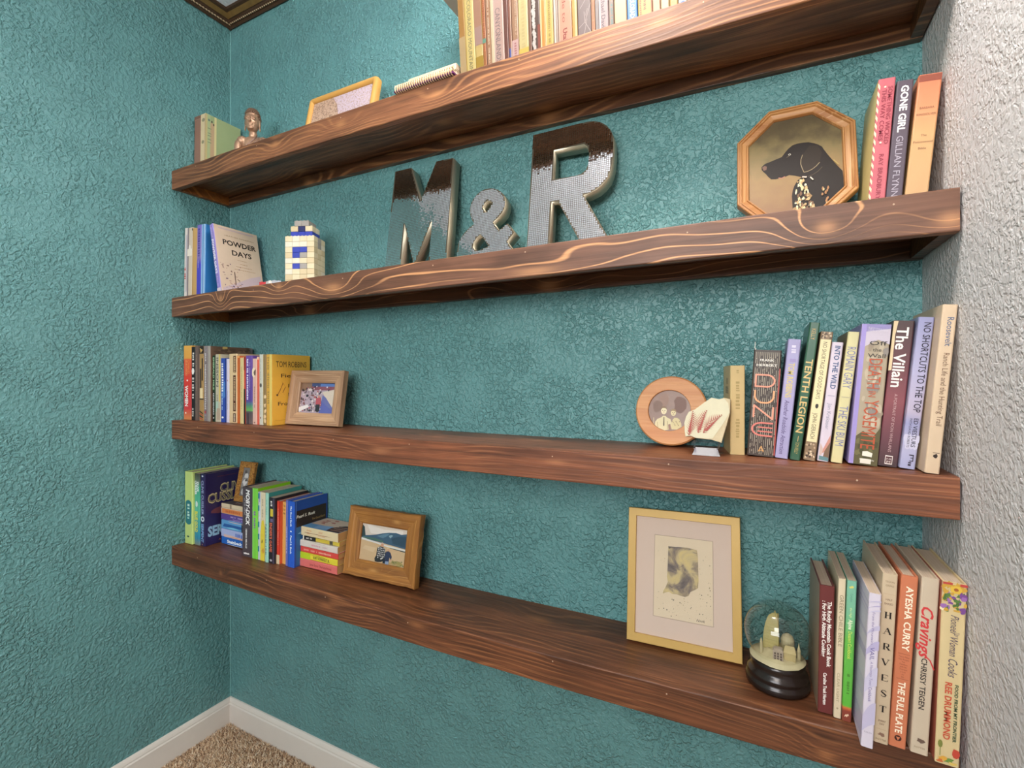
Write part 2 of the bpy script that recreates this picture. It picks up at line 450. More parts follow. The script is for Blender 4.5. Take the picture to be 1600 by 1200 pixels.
# ------------------------------------------------------------------ books
# key: (x, y, z of the foot's centre, lean deg, thickness, height)
BK = {
 'd_women': (-1.8411, 1.0220, 1.2042, 0.00, 0.0467, 0.2662),
 'd_blackwhite': (-1.8060, 1.0220, 1.2037, 0.00, 0.0224, 0.2617),
 'd_brown': (-1.7815, 1.0220, 1.2035, 0.00, 0.0256, 0.2640),
 'd_tanblack': (-1.7557, 1.0220, 1.2033, 0.00, 0.0250, 0.2622),
 'd_speckle': (-1.7316, 1.0220, 1.2030, 0.00, 0.0221, 0.2630),
 'd_greytall': (-1.7134, 1.0220, 1.2028, 0.00, 0.0133, 0.2625),
 'd_emerald': (-1.6986, 1.0300, 1.2027, 0.00, 0.0153, 0.2298),
 'd_insson': (-1.6761, 1.0308, 1.2026, 0.00, 0.0288, 0.2339),
 'd_blue': (-1.6467, 1.0316, 1.2023, 0.00, 0.0288, 0.2199),
 'd_white': (-1.6249, 1.0324, 1.2021, 0.00, 0.0137, 0.2171),
 'd_cream': (-1.5969, 1.0332, 1.2019, 0.00, 0.0413, 0.2345),
 'd_orange': (-1.5692, 1.0340, 1.2016, 0.00, 0.0132, 0.2275),
 'd_cream2': (-1.5523, 1.0348, 1.2015, 0.00, 0.0196, 0.2241),
 'd_redthin': (-1.5381, 1.0356, 1.2014, 0.00, 0.0077, 0.2234),
 'd_purple': (-1.5169, 1.0364, 1.2013, 0.00, 0.0337, 0.2276),
 'd_pink': (-1.4888, 1.0372, 1.2011, 0.00, 0.0216, 0.2171),
 'd_redthin2': (-1.4729, 1.0380, 1.2009, 0.00, 0.0091, 0.2231),
 'd_pale': (-1.4588, 1.0388, 1.2009, 0.00, 0.0182, 0.2310),
 'd_tanragged': (-1.4421, 1.0396, 1.2007, 0.00, 0.0142, 0.2303),
 'd_yellow': (-1.4207, 1.0404, 1.2006, 0.00, 0.0275, 0.2306),
 'b_whitered': (-1.8598, 1.0240, 1.6404, 1.50, 0.0158, 0.2557),
 'b_whitegrey': (-1.8345, 1.0240, 1.6410, 1.50, 0.0339, 0.2527),
 'b_tan': (-1.8041, 1.0240, 1.6412, 1.50, 0.0258, 0.2467),
 'b_purpleblue': (-1.7703, 1.0190, 1.6416, 1.50, 0.0247, 0.2520),
 'b_lightblue': (-1.7461, 1.0190, 1.6418, 1.50, 0.0228, 0.2506),
 'b_powder': (-1.6397, 1.0140, 1.6444, -11.32, 0.0200, 0.2438),
 'a_brown': (-1.8463, 1.0570, 2.0922, 1.59, 0.0369, 0.2206),
 'a_green': (-1.8103, 1.0570, 2.0923, 1.14, 0.0307, 0.2205),
 'r01': (-0.6452, 0.9980, 2.0909, -3.60, 0.0173, 0.2790),
 'r02': (-0.6233, 0.9980, 2.0909, -3.30, 0.0253, 0.2790),
 'r03': (-0.6000, 0.9980, 2.0904, -3.00, 0.0203, 0.2790),
 'r04': (-0.5849, 0.9980, 2.0899, -2.80, 0.0087, 0.2790),
 'r05': (-0.5739, 0.9980, 2.0898, -2.60, 0.0123, 0.2790),
 'r06': (-0.5629, 0.9980, 2.0896, -2.50, 0.0087, 0.2350),
 'r07': (-0.5454, 0.9980, 2.0898, -2.40, 0.0253, 0.2300),
 'r08': (-0.5269, 0.9980, 2.0892, -2.20, 0.0107, 0.2250),
 'r09': (-0.5169, 0.9980, 2.0890, -2.10, 0.0082, 0.2350),
 'r10': (-0.5040, 0.9980, 2.0890, -2.00, 0.0166, 0.2200),
 'r11': (-0.4830, 0.9980, 2.0889, -2.00, 0.0244, 0.2300),
 'r12': (-0.4666, 0.9980, 2.0882, -2.00, 0.0074, 0.2100),
 'r13': (-0.4520, 0.9980, 2.0884, -2.00, 0.0209, 0.2150),
 'r14': (-0.4349, 0.9980, 2.0879, -1.80, 0.0122, 0.2250),
 'r15': (-0.4193, 0.9980, 2.0878, -1.80, 0.0180, 0.2400),
 'r16': (-0.4043, 0.9980, 2.0874, -1.80, 0.0110, 0.2000),
 'r17': (-0.3826, 0.9980, 2.0876, -1.80, 0.0314, 0.2300),
 'r18': (-0.3605, 0.9980, 2.0868, -1.80, 0.0119, 0.2100),
 'r19': (-0.3387, 0.9980, 2.0869, -1.80, 0.0306, 0.2250),
 'r20': (-0.3190, 0.9980, 2.0860, -1.80, 0.0076, 0.2150),
 'r21': (-0.3105, 0.9980, 2.0859, -1.80, 0.0085, 0.2000),
 'r22': (-0.2958, 0.9980, 2.0859, -1.80, 0.0199, 0.2100),
 'r23': (-0.2799, 0.9980, 2.0854, -1.80, 0.0108, 0.2050),
 'r24': (-0.2608, 0.9980, 2.0855, -1.80, 0.0264, 0.2250),
 'r25': (-0.2365, 0.9980, 2.0849, -1.80, 0.0213, 0.2150),
 'r26': (-0.2111, 0.9980, 2.0846, -1.80, 0.0283, 0.2200),
 'r27': (-0.1885, 0.9980, 2.0839, -1.80, 0.0160, 0.2000),
 'r28': (-0.1719, 0.9980, 2.0836, -1.80, 0.0163, 0.2100),
 'r29': (-0.1552, 0.9980, 2.0833, -1.80, 0.0161, 0.2050),
 'r30': (-0.1388, 0.9980, 2.0830, -1.80, 0.0157, 0.2000),
 'r31': (-0.1218, 0.9980, 2.0827, -1.80, 0.0174, 0.2100),
 'r32': (-0.1032, 0.9980, 2.0823, -1.80, 0.0186, 0.2000),
 'c_bradbury': (0.1781, 1.0600, 1.6535, 4.09, 0.0246, 0.2294),
 'c_gone': (0.2025, 1.0600, 1.6535, 4.58, 0.0231, 0.2190),
 'c_poison': (0.2331, 1.0600, 1.6541, 5.49, 0.0317, 0.2201),
 'e_dune': (-0.0036, 1.0750, 1.2027, 3.50, 0.0481, 0.2084),
 'e_lavender': (0.0319, 1.0660, 1.2025, 5.67, 0.0217, 0.2284),
 'e_legion': (0.0539, 1.0550, 1.2026, 7.22, 0.0164, 0.2582),
 'e_gierach': (0.0771, 1.0600, 1.2029, 6.80, 0.0193, 0.2401),
 'e_wild': (0.0986, 1.0600, 1.2028, 6.14, 0.0174, 0.2198),
 'e_ski': (0.1191, 1.0530, 1.2030, 6.37, 0.0173, 0.2373),
 'e_death': (0.1559, 1.0420, 1.2042, 4.76, 0.0415, 0.2466),
 'e_villain': (0.1914, 1.0420, 1.2040, 5.41, 0.0282, 0.2512),
 'e_shortcuts': (0.2164, 1.0320, 1.2040, 5.83, 0.0207, 0.2549),
 'e_roosevelt': (0.2409, 1.0000, 1.2039, 4.90, 0.0189, 0.2698),
 'h_rocky': (0.0987, 1.0220, 0.7618, 0.79, 0.0227, 0.2261),
 'h_chile': (0.1160, 1.0160, 0.7622, 1.76, 0.0109, 0.2443),
 'h_alpine': (0.1289, 1.0120, 0.7627, 1.94, 0.0137, 0.2446),
 'h_vail': (0.1488, 0.9550, 0.7635, 2.58, 0.0162, 0.2488),
 'h_harvest': (0.1701, 0.9750, 0.7643, 2.67, 0.0199, 0.2770),
 'h_orange': (0.1915, 0.9750, 0.7652, 3.40, 0.0218, 0.2774),
 'h_cravings': (0.2185, 0.9720, 0.7661, 3.00, 0.0221, 0.2785),
 'h_pioneer': (0.2495, 0.9620, 0.7672, 1.97, 0.0288, 0.2789),
 'f_lime': (-1.8411, 1.0260, 0.7566, 0.00, 0.0459, 0.2597),
 'f_tealyellow': (-1.8030, 1.0330, 0.7555, 0.00, 0.0293, 0.2556),
 'f_serpent': (-1.7750, 1.0370, 0.7548, 0.00, 0.0255, 0.2567),
 'g_moby': (-1.5495, 1.0520, 0.7498, 0.40, 0.0526, 0.2346),
 'g_limegreen': (-1.5106, 1.0530, 0.7493, 0.40, 0.0241, 0.2363),
 'g_tealwhite': (-1.4911, 1.0550, 0.7491, 0.40, 0.0139, 0.2259),
 'g_yellowbeige': (-1.4727, 1.0540, 0.7488, 0.40, 0.0221, 0.2269),
 'g_aqua': (-1.4498, 1.0520, 0.7485, 0.40, 0.0146, 0.2280),
 'g_ender': (-1.4275, 1.0540, 0.7482, 0.60, 0.0289, 0.2147),
 'g_redcream': (-1.4051, 1.0610, 0.7480, 0.60, 0.0150, 0.2049),
 'g_orange': (-1.3885, 1.0700, 0.7478, 0.60, 0.0173, 0.2023),
 'g_bluethin': (-1.3679, 1.0640, 0.7475, 0.60, 0.0107, 0.2125),
 'g_blue': (-1.3451, 1.0620, 0.7473, 0.60, 0.0289, 0.2117),
}
M_PAGE = None
def page_mat(name, a, b):
    g = NT(name); x, y, z = g.sep(g.coord())
    f = g.noise(g.comb(g.math('MULTIPLY', x, 1400.0), g.math('MULTIPLY', y, 6.0), g.math('MULTIPLY', z, 6.0)), 1.0, 2.0)
    g.base(g.mix(f, lin(a), lin(b))); g.rough(0.85); g.bump(f, 0.3, 0.0006)
    return g.m
PG = {'white': page_mat('paper_edges_white', 'a8907a', 'd4c0a8'), 'tan': page_mat('paper_edges_tan', 'b08a58', 'd8b886'), 'old': page_mat('paper_edges_old', 'a87c48', 'd0a468')}

class Book:
    """cover + page block + printed matter; local x = thickness, y = depth behind the spine, z = height"""
    def __init__(self, key, label, colour, kind='paper', d=None, pages='white', group=None, at=None, rot=None, side=None, rough=0.42, grad=None):
        if at is None:
            x, y, z, lean, t, h = BK[key]; z += 0.0006
            rot = rot or (0, R(lean), 0)
        else:
            x, y, z, t, h = at
        self.t, self.h = t, h
        d = d or min(0.62 * h + 0.005, 1.192 - y)
        self.d = d
        self.root = thing('book', label, 'book', (x, y, z), rot or (0, 0, 0), group)
        hard = kind == 'hard'
        c = 0.0026 if hard else 0.0008
        if t < 0.012: c = min(c, 0.0012)
        ov = 0.0035 if hard else 0.0006
        hw = t / 2; k = min(0.0022, t * 0.16)
        # U shaped cover with softened spine corners, extruded over the height
        out = [(-hw, d), (-hw, k), (-hw + k * .35, k * .3), (-hw + k, 0), (hw - k, 0), (hw - k * .35, k * .3), (hw, k), (hw, d)]
        inn = [(hw - c, d), (hw - c, c + k * .6), (-hw + c, c + k * .6), (-hw + c, d)]
        P = out + inn
        bm = bmesh.new()
        a = [bm.verts.new((p[0], p[1], 0)) for p in P]; b = [bm.verts.new((p[0], p[1], h)) for p in P]
        n = len(P)
        mats = [paint(colour, rough) if not grad else grad]
        if side: mats.append(paint(side, rough))
        for i in range(n):
            j = (i + 1) % n
            f = bm.faces.new((a[i], a[j], b[j], b[i]))
            if side and i in (0, 6, 7): f.material_index = 1
        quads = [(0, 1, 10, 11), (1, 2, 3, 10), (3, 4, 9, 10), (4, 5, 6, 9), (6, 7, 8, 9)]
        for q in quads:
            bm.faces.new([a[i] for i in q][::-1]); bm.faces.new([b[i] for i in q])
        mesh('cover', bm, mats, self.root)
        bm = bmesh.new(); box(bm, -hw + c, hw - c, c + k * .6, d - ov, ov, h - ov)
        mesh('pages', bm, PG[pages], self.root)
        self.pr = {}; self.tx = []; self.cnt = {}; self.lay = {}; self.hold = False
    def tb(self, col):
        b_ = bmesh.new(); self.tx.append((self.tone(col), b_)); return b_
    def bm(self, col):
        col = self.tone(col)
        self.cnt[col] = self.cnt.get(col, 0) + 1
        if col not in self.pr: self.pr[col] = bmesh.new()
        return self.pr[col]
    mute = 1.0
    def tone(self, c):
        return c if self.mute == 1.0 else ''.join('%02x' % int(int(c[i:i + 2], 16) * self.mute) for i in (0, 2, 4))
    def P(self, face, u, v, off=0.0003):
        t, h, d = self.t, self.h, self.d
        off = 0.0003 + self.lay.get(face, 0) * 1.3e-5
        if face == 's': return Vector(((u - .5) * t, -off, h * (1 - v)))
        if face == 'r': return Vector((t / 2 + off, u * d, h * (1 - v)))
        if face == 'l': return Vector((-t / 2 - off, (1 - u) * d, h * (1 - v)))
    def rect(self, col, v0, v1, u0=0.0, u1=1.0, face='s', off=0.0003):
        return self.shape(col, ((u0, v1), (u1, v1), (u1, v0), (u0, v0)), face)
    def up(self, face):
        if not self.hold: self.lay[face] = self.lay.get(face, 0) + 1
    def shape(self, col, pts, face='s', off=0.0004):
        self.up(face)
        poly(self.bm(col), [self.P(face, u, v, off) for u, v in pts]); return self
    def blob(self, col, u, v, ru, rv, face='s', off=0.0004, n=10, jit=0.0, ph=0.0):
        rr = random.Random(int((u * 97 + v * 31) * 1000))
        pts = []
        for k in range(n):
            q = 1 + rr.uniform(-jit, jit); a = 2 * math.pi * k / n + ph
            pts.append((u + ru * q * math.cos(a), v + rv * q * math.sin(a)))
        return self.shape(col, pts, face, off)
    def vtext(self, s, col, v0, v1, u=0.5, hf=0.5, shear=0.0, bold=0.0, off=0.0006):
        hh = hf * self.t; self.up('s')
        o = self.P('s', u, v0, off) - Vector((hh / 2, 0, 0))
        write(self.tb(col), s, o, (0, 0, -1), (1, 0, 0), (v1 - v0) * self.h, hh, shear, bold); return self
    def htext(self, s, col, v, hf=0.02, u=0.5, wf=None, face='s', bold=0.0, shear=0.0, off=0.0006):
        self.up(face)
        o = self.P(face, u, v, off); hh = hf * self.h
        W = self.t if face == 's' else self.d
        write(self.tb(col), s, o, (1, 0, 0) if face == 's' else ((0, 1, 0) if face == 'r' else (0, -1, 0)), (0, 0, 1), wf * W if wf else None, hh, shear, bold, center=True); return self
    def marks(self, col, v0, v1, u=0.5, hf=0.3, n=None, off=0.0006, seed=1):
        """print too small to read: a broken line of tiny strokes"""
        rr = random.Random(seed + int(v0 * 100)); L = (v1 - v0) * self.h; hh = hf * self.t
        z = 0; self.up('s'); self.hold = True
        while z < L:
            q = rr.uniform(0.35, 0.8) * hh
            if rr.random() > 0.14:
                v = v0 + z / self.h
                self.rect(col, v, v + q * .8 / self.h, u - hf / 2 * rr.uniform(.7, 1), u + hf / 2 * rr.uniform(.6, 1), off=off)
            z += q * 1.25
        self.hold = False
        return self
    def lines(self, col, face, rows, seed=3, off=0.0006):
        rr = random.Random(seed); self.up(face); self.hold = True
        for (u0, u1, v, th) in rows:
            u = u0
            while u < u1:
                q = rr.uniform(.01, .03)
                self.rect(col, v, v + th, u, min(u + q, u1), face, off); u += q * 1.35
        self.hold = False
        return self
    def done(self):
        for col, bm in self.pr.items():
            o = mesh('printed_pattern', bm, paint(col, 0.45, var=0.03), self.root, fix=False)
            if self.cnt[col] > 1: o['kind'] = 'stuff'
        for col, bm in self.tx:
            mesh('lettering', bm, paint(col, 0.45, var=0.03), self.root, fix=False)
        self.pr = {}; self.tx = []
        return self.root

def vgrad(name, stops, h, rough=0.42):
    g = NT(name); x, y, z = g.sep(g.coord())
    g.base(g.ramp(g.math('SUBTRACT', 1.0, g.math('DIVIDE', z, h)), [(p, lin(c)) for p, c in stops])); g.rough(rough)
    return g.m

# ---- shelf 3, right: the tall row against the grey wall
GE = 'tall book row at the right end of the third shelf'
b = Book('e_dune', 'thick dark brown book with pink geometric capitals on starry spine', '42342c', d=0.112, group=GE)
rr = random.Random(5)
for k in range(13):
    u = 0.08 + k * 0.07; v = 0.02
    while v < 0.97:
        q = rr.uniform(.02, .16); b.rect('a89a86', v, min(v + q, .985), u, u + rr.uniform(.012, .026)); v += q + rr.uniform(.005, .05)
for k in range(28):
    u, v = rr.uniform(.05, .95), rr.uniform(.03, .97); b.blob('f0e0c8', u, v, .012, .0028, n=5, off=.0007)
b.rect('b04a40', .17, .98, .955, 1.0)
b.htext('FRANK', 'f0e8dc', .107, .021, wf=.52, bold=.012); b.htext('HERBERT', 'f0e8dc', .153, .021, wf=.74, bold=.012)
def stroke(b, col, pts, wd, off=.0009):
    """ribbon lettering on the spine; pts in (u,v)"""
    t, h = b.t, b.h
    for (a, c) in zip(pts, pts[1:]):
        A = Vector((a[0] * t, a[1] * h)); C = Vector((c[0] * t, c[1] * h)); dv = (C - A)
        if dv.length < 1e-6: continue
        dv.normalize(); n = Vector((-dv.y, dv.x)) * wd / 2; e = dv * wd * .3
        q = [A - e + n, C + e + n, C + e - n, A - e - n]
        b.shape(col, [(p.x / t, p.y / h) for p in q], off=off)
ar = lambda cu, cv, ru, rv, a0, a1, n=10: [(cu + ru * math.cos(R(a0 + (a1 - a0) * k / n)), cv + rv * math.sin(R(a0 + (a1 - a0) * k / n))) for k in range(n + 1)]
PK = 'e0947a'; W_ = .0031
stroke(b, PK, [(.14, .235), (.14, .345), (.55, .345)] + ar(.55, .29, .27, .055, 90, -90) + [(.14, .235)], W_)
stroke(b, 'e8a070', [(.14, .385)] + ar(.42, .43, .28, .066, 180, 90) + ar(.55, .43, .27, .066, 90, 0) + [(.82, .385)], W_)
stroke(b, PK, [(.14, .635), (.14, .525), (.83, .645), (.83, .535)], W_)
stroke(b, 'd8786a', [(.85, .685), (.48, .685)] + ar(.48, .745, .36, .06, -90, -270) + [(.85, .805)], W_)
stroke(b, 'd8786a', [(.85, .728), (.34, .728)], W_ * .8); stroke(b, 'd8786a', [(.85, .766), (.34, .766)], W_ * .8)
stroke(b, 'd8a060', [(.42, .955), (.5, .905), (.58, .955)], .0015); stroke(b, 'd8a060', [(.4, .945), (.6, .945)], .001)
r_ = b.done()
bm = bmesh.new(); box(bm, -.0235, -.0225, .003, .004, .205, .2235); box(bm, -.0235, -.0205, .003, .004, .205, .211)
mesh('bookmark', bm, paint('e8dccc'), r_)

b = Book('e_lavender', 'pale lavender paperback with yellow and dark script on its spine', 'a39abf', group=GE)
b.marks('d8cfe0', .05, .12, .5, .4).rect('9788b4', .165, .19, .3, .75)
b.vtext('TOM ROBBINS', 'd2bd74', .20, .49, .48, .46, bold=.02).vtext('Another Roadside Attraction', '54406e', .51, .965, .45, .36, shear=.2).done()
b = Book('e_legion', 'tall dark green hardback with gold capitals on its spine', '315840', 'hard', group=GE, rough=.3)
b.vtext('KELLY', 'c8a468', .045, .125, .5, .42).vtext('TENTH LEGION', 'd2b070', .265, .80, .5, .68, bold=.015).rect('c8a468', .825, .865, .47, .53).vtext('TOM KELLY', 'b09858', .87, .955, .5, .36).done()
b = Book('e_gierach', 'camouflage brown book with a cream spine panel and dark capitals', '8c7358', group=GE)
rr = random.Random(11)
for k in range(46):
    v = rr.choice((rr.uniform(.01, .05), rr.uniform(.87, .98))); b.blob(rr.choice(('5c4634', 'c0a484', '43342a', 'd8c0a0')), rr.uniform(.12, .88), v, rr.uniform(.05, .12), .008, n=6, jit=.4, off=.0003 + k * 6e-6)
b.rect('e4d3a4', .06, .855, .06, .90, off=.0006).vtext('NO SHORTAGE OF GOOD DAYS', '3c3026', .08, .52, .48, .34, off=.0009).blob('2c241e', .48, .575, .13, .018, off=.0009, n=8, jit=.3).vtext('JOHN GIERACH', '3c3026', .63, .83, .48, .36, off=.0009).done()
b = Book('e_wild', 'pale pinkish white paperback with slate blue capitals on its spine', 'd2c4cf', group=GE)
b.vtext('INTO THE WILD', '485a80', .03, .39, .55, .46, bold=.025).rect('9a92a8', .445, .45, .2, .8).vtext('Jon Krakauer', '8c8a9a', .51, .73, .5, .36)
b.shape('7c604a', [(.95, .80), (.55, .90), (.45, .965), (.95, .975)]).shape('5f8488', [(.1, .955), (.95, .965), (.95, .995), (.1, .99)]).shape('c88c7c', [(.9, .77), (.5, .87), (.25, .93), (.45, .93), (.95, .83)], off=.0006).shape('c8aca0', [(.1, .85), (.4, .90), (.3, .95), (.1, .95)]).done()
b = Book('e_ski', 'cream yellow hardback with slate blue condensed capitals', 'd2c794', 'hard', group=GE, side='8d7a58')
b.vtext('ROMAIN GARY', '77769e', .115, .43, .5, .74).rect('a49a88', .495, .499, .15, .85).vtext('THE SKI BUM', '77769e', .565, .87, .5, .74).done()
b = Book('e_death', 'thick climbing paperback with lavender edge and red brown capitals on grey rock', 'a89880', group=GE, side='9c8cc6', grad=None)
b.rect('9c8cc6', 0, 1, 0, .17).rect('8f84b2', 0, .055, .17, 1).shape('c0b4c0', [(.17, .055), (1, .03), (1, .14), (.6, .11), (.17, .16)], off=.00045)
rr = random.Random(2)
for k in range(40):
    b.blob(rr.choice(('b8a890', '948470', 'c4b6a0', '8a8078')), rr.uniform(.25, .92), rr.uniform(.14, .74), rr.uniform(.05, .13), rr.uniform(.012, .04), n=7, jit=.35, off=.0004 + k * 4e-6)
b.shape('5a5232', [(.17, .80), (.4, .76), (.75, .80), (1, .72), (1, 1), (.17, 1)], off=.0007)
for k in range(14): b.blob(rr.choice(('6e6640', '484428')), rr.uniform(.25, .92), rr.uniform(.83, .97), .08, .02, n=6, jit=.4, off=.0008 + k * 3e-6)
for k in range(18): b.marks('e0d8e0', .02 + k * .001, .05, .25 + k * .038, .02, seed=k)
b.htext('Off', '28221f', .148, .030, u=.62, wf=.60).htext('the', '28221f', .193, .026, u=.60, wf=.30).htext('Wall', '28221f', .236, .028, u=.60, wf=.60)
b.vtext('DEATH', 'b5502f', .245, .455, .60, .46, off=.001).vtext('IN', 'b5502f', .475, .515, .58, .26, off=.001).vtext('YOSEMITE', 'b5502f', .535, .885, .60, .50, off=.001)
b.shape('e8e0d0', [(.45, .905), (.62, .90), (.80, .912), (.78, .94), (.45, .935)], off=.001).marks('e0d8c8', .955, .965, .6, .5, off=.001)
b.htext('Prairie Fields', 'e8e0d0', .968, .012, u=.62, wf=.5, off=.001); b.done()
hV = BK['e_villain'][5]
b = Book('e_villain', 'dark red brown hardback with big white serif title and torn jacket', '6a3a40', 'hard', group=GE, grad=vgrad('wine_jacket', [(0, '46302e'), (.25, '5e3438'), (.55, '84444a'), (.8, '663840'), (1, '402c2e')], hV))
b.vtext('The Villain', 'efe6dc', .045, .455, .47, .56, bold=.02).vtext('A PORTRAIT OF DON WHILLANS', 'bd9a98', .50, .90, .5, .15)
b.rect('e4d8d0', .925, .985, .33, .70, off=.0006).rect('5a3438', .932, .978, .36, .67, off=.0008).htext('P·M', 'e4d8d0', .955, .012, u=.515, wf=.22, off=.001).htext('M', 'e4d8d0', .975, .014, u=.515, wf=.18, off=.001)
r_ = b.done()
bm = bmesh.new(); hw = BK['e_villain'][4] / 2
prism(bm, [(-hw - .0006, hV * .995), (-hw + .0055, hV * .995), (-hw + .003, hV * .90), (-hw + .0035, hV * .66), (-hw - .0006, hV * .655)], -.0018, .002)
mesh('torn_jacket_edge', bm, paint('d8c09a', .7), r_)['label'] = 'torn pale edge of the paper jacket'
b = Book('e_shortcuts', 'pale violet hardback with tall narrow black capitals on its spine', 'a9a5c6', 'hard', group=GE, grad=vgrad('sky_jacket', [(0, '8f8fb4'), (.35, 'aaa6c4'), (.62, 'b4a8bc'), (.70, '9494b8'), (.85, 'b0acc8'), (1, 'a0a0c0')], BK['e_shortcuts'][5]))
for k in range(10): b.blob('c4c0d4', .15 + .08 * k, .80 + .02 * (k % 3), .16, .03, n=8, jit=.3, off=.0003 + k * 1e-5)
b.vtext('NO SHORTCUTS TO THE TOP', '2a2434', .035, .625, .62, .46, bold=.01).vtext('ED VIESTURS', '2a2434', .665, .855, .66, .28, bold=.01).vtext('WITH DAVID ROBERTS', '2a2434', .665, .86, .33, .16)
b.rect('2a2434', .905, .912, .5, .8).rect('2a2434', .905, .95, .74, .8).rect('2a2434', .945, .95, .55, .8).rect('2a2434', .925, .93, .6, .75).marks('2a2434', .955, .97, .6, .25).done()
b = Book('e_roosevelt', 'tall cream hardback at the far right end touching the grey wall', 'ceb496', 'hard', group=GE)
b.vtext('Roosevelt', '455a7c', .075, .245, .62, .44).vtext('Ranch Life and the Hunting Trail', '6b4a36', .285, .715, .60, .38).blob('2e221c', .62, .895, .16, .012, n=9, jit=.25).rect('6b5a4a', .875, .879, .4, .85).done()
b = Book(None, 'short cream paperback standing askew, nearest the leaf print stone', 'c8ac78', d=.100, at=(-.0450, 1.0875, 1.2009, .0275, .181), rot=(0, 0, R(11)), group=GE)
b.marks('a8905c', .18, .80, .5, .3).marks('a8905c', .05, .08, .5, .2)
for k in range(7): b.rect('6b5638', .24 + k * .012, .247 + k * .012, .35, .75, 'l')
for k in range(9): b.rect('5c4a30', .14, .21, .45 + k * .03, .46 + k * .03, 'l')
b.done()

# ---- shelf 2, right
GC = 'three books at the right end of the second shelf'
b = Book('c_bradbury', 'coral red book with cream front cover showing, beside the dog picture', 'bc6068', 'hard', group=GC, side='d6c584')
for k in range(16): b.shape('f0dcb0', [(.0, .03 + k * .06), (.13, .055 + k * .06), (.13, .085 + k * .06), (.0, .06 + k * .06)])
b.vtext('SOMETHING WICKED', '8f3140', .065, .50, .74, .26, bold=.012).vtext('• THIS WAY COMES •', '8f3140', .055, .50, .40, .26, bold=.012).vtext('RAY BRADBURY', '8f3140', .575, .92, .55, .27, bold=.012)
b.blob('f0dcc0', .42, .065, .07, .007, off=.0009).blob('f0dcc0', .42, .487, .07, .007, off=.0009).rect('f0d0a0', .955, .985, .4, .62).done()
b = Book('c_gone', 'charcoal grey paperback with white and grey capitals down its spine', '584c56', group=GC, pages='tan')
b.vtext('GONE GIRL', 'f4eee8', .04, .405, .52, .44, bold=.03).vtext('GILLIAN FLYNN', 'a9a0aa', .435, .91, .50, .42)
for k in range(7): b.blob('f0e8e0', .12 + k * .125, .975, .035, .004)
b.done()
b = Book('c_poison', 'orange to tan gradient paperback leaning on the grey wall, second shelf', 'd8925e', group=GC, grad=vgrad('sunset_cover', [(0, 'd07854'), (.2, 'd0865e'), (.45, 'c89a68'), (1, 'c29a6c')], BK['c_poison'][5]))
b.rect('8f4a38', .005, .055, .02, .98)
for s, v, wf in (('BARBARA', .265, .62), ('KINGSOLVER', .315, .82), ('The', .475, .25), ('Poisonwood', .525, .82), ('Bible', .575, .34)): b.htext(s, '7a4e38', v, .017, wf=wf)
b.done()

# ---- shelf 4, right: cookbooks
GH = 'cookbooks at the right end of the lowest shelf'
b = Book('h_rocky', 'maroon cookbook with white lettering, nearest the snow globe', '6a312e', 'hard', group=GH, side='9a8268', rot=(0, R(.8), R(1.6)))
b.vtext('The Rocky Mountain Cook Book', 'f2eae0', .12, .635, .68, .26, bold=.03).vtext(': For High Altitude Cooking', 'f2eae0', .12, .56, .33, .25, bold=.03).vtext('Caroline Trask Norton', 'f2eae0', .685, .935, .45, .22, bold=.03).done()
b = Book('h_chile', 'thin cream cookbook with faint olive capitals on its spine', 'd8c6a6', group=GH)
b.vtext('GREEN CHILE BIBLE', '8c7c60', .115, .485, .5, .52).vtext('CLEAR LIGHT', 'a89878', .675, .885, .45, .36).blob('a89878', .45, .93, .14, .007).done()
b = Book('h_alpine', 'teal and bright green cookbook with red brown foot', '6db04a', group=GH, grad=vgrad('green_cover', [(0, '7cb69c'), (.22, '78b690'), (.42, '62b048'), (.89, '5cae3a'), (.905, 'd06a3c'), (.925, '8c3f30'), (1, '84402f')], BK['h_alpine'][5]))
b.blob('d8d070', .5, .045, .24, .011, n=8, jit=.35).vtext('Complete', '5a8a7a', .09, .15, .5, .25).vtext('the High', 'd8e4a0', .19, .26, .5, .25).vtext('Alpine', 'f0f0d0', .275, .345, .5, .42, bold=.02).vtext('Dessert Cookbook', 'e0e468', .36, .555, .5, .40).marks('4a8030', .66, .80, .5, .3)
stroke(b, 'f0d0b0', [(.28, .965), (.42, .95), (.48, .965), (.6, .945), (.66, .955)], .0012); b.done()
hv = BK['h_vail'][5]
b = Book('h_vail', 'white cookbook with lavender mountain waves, jutting over the shelf edge', 'd3c9d4', group=GH, side='cfc6d6', grad=None)
for k, (v0, a, w_) in enumerate(((.04, .02, .010), (.07, .03, .008), (.10, .03, .010), (.20, .06, .03), (.30, .07, .06), (.47, .10, .12), (.70, .10, .14))):
    c = ('bdb4cc', 'b4a9c8', 'c4bcd0')[k % 3]
    N = 8
    b.shape(c, [(i / N, v0 + a * (1 - i / N) ** 2) for i in range(N + 1)] + [(1 - i / N, v0 + w_ + a * .6 * (i / N) ** 1.6) for i in range(N + 1)], off=.0003 + k * 2e-5)
    b.shape(c, [(i / N, v0 + a * (1.4 - .4 * i / N)) for i in range(N + 1)] + [(1 - i / N, v0 + w_ + a * (1 + .5 * (i / N))) for i in range(N + 1)], 'l', off=.0003 + k * 2e-5)
b.vtext('From the Mountains', '8a7ca4', .12, .33, .45, .22).vtext('VAIL', '6c5e94', .345, .43, .5, .36).vtext('A Mountain Town', '8a7ca4', .44, .595, .5, .24).vtext('Cookbook', '6c5e94', .605, .70, .5, .28).htext('PUBLISH', '9a90a0', .905, .010, u=.5, wf=.6); b.done()

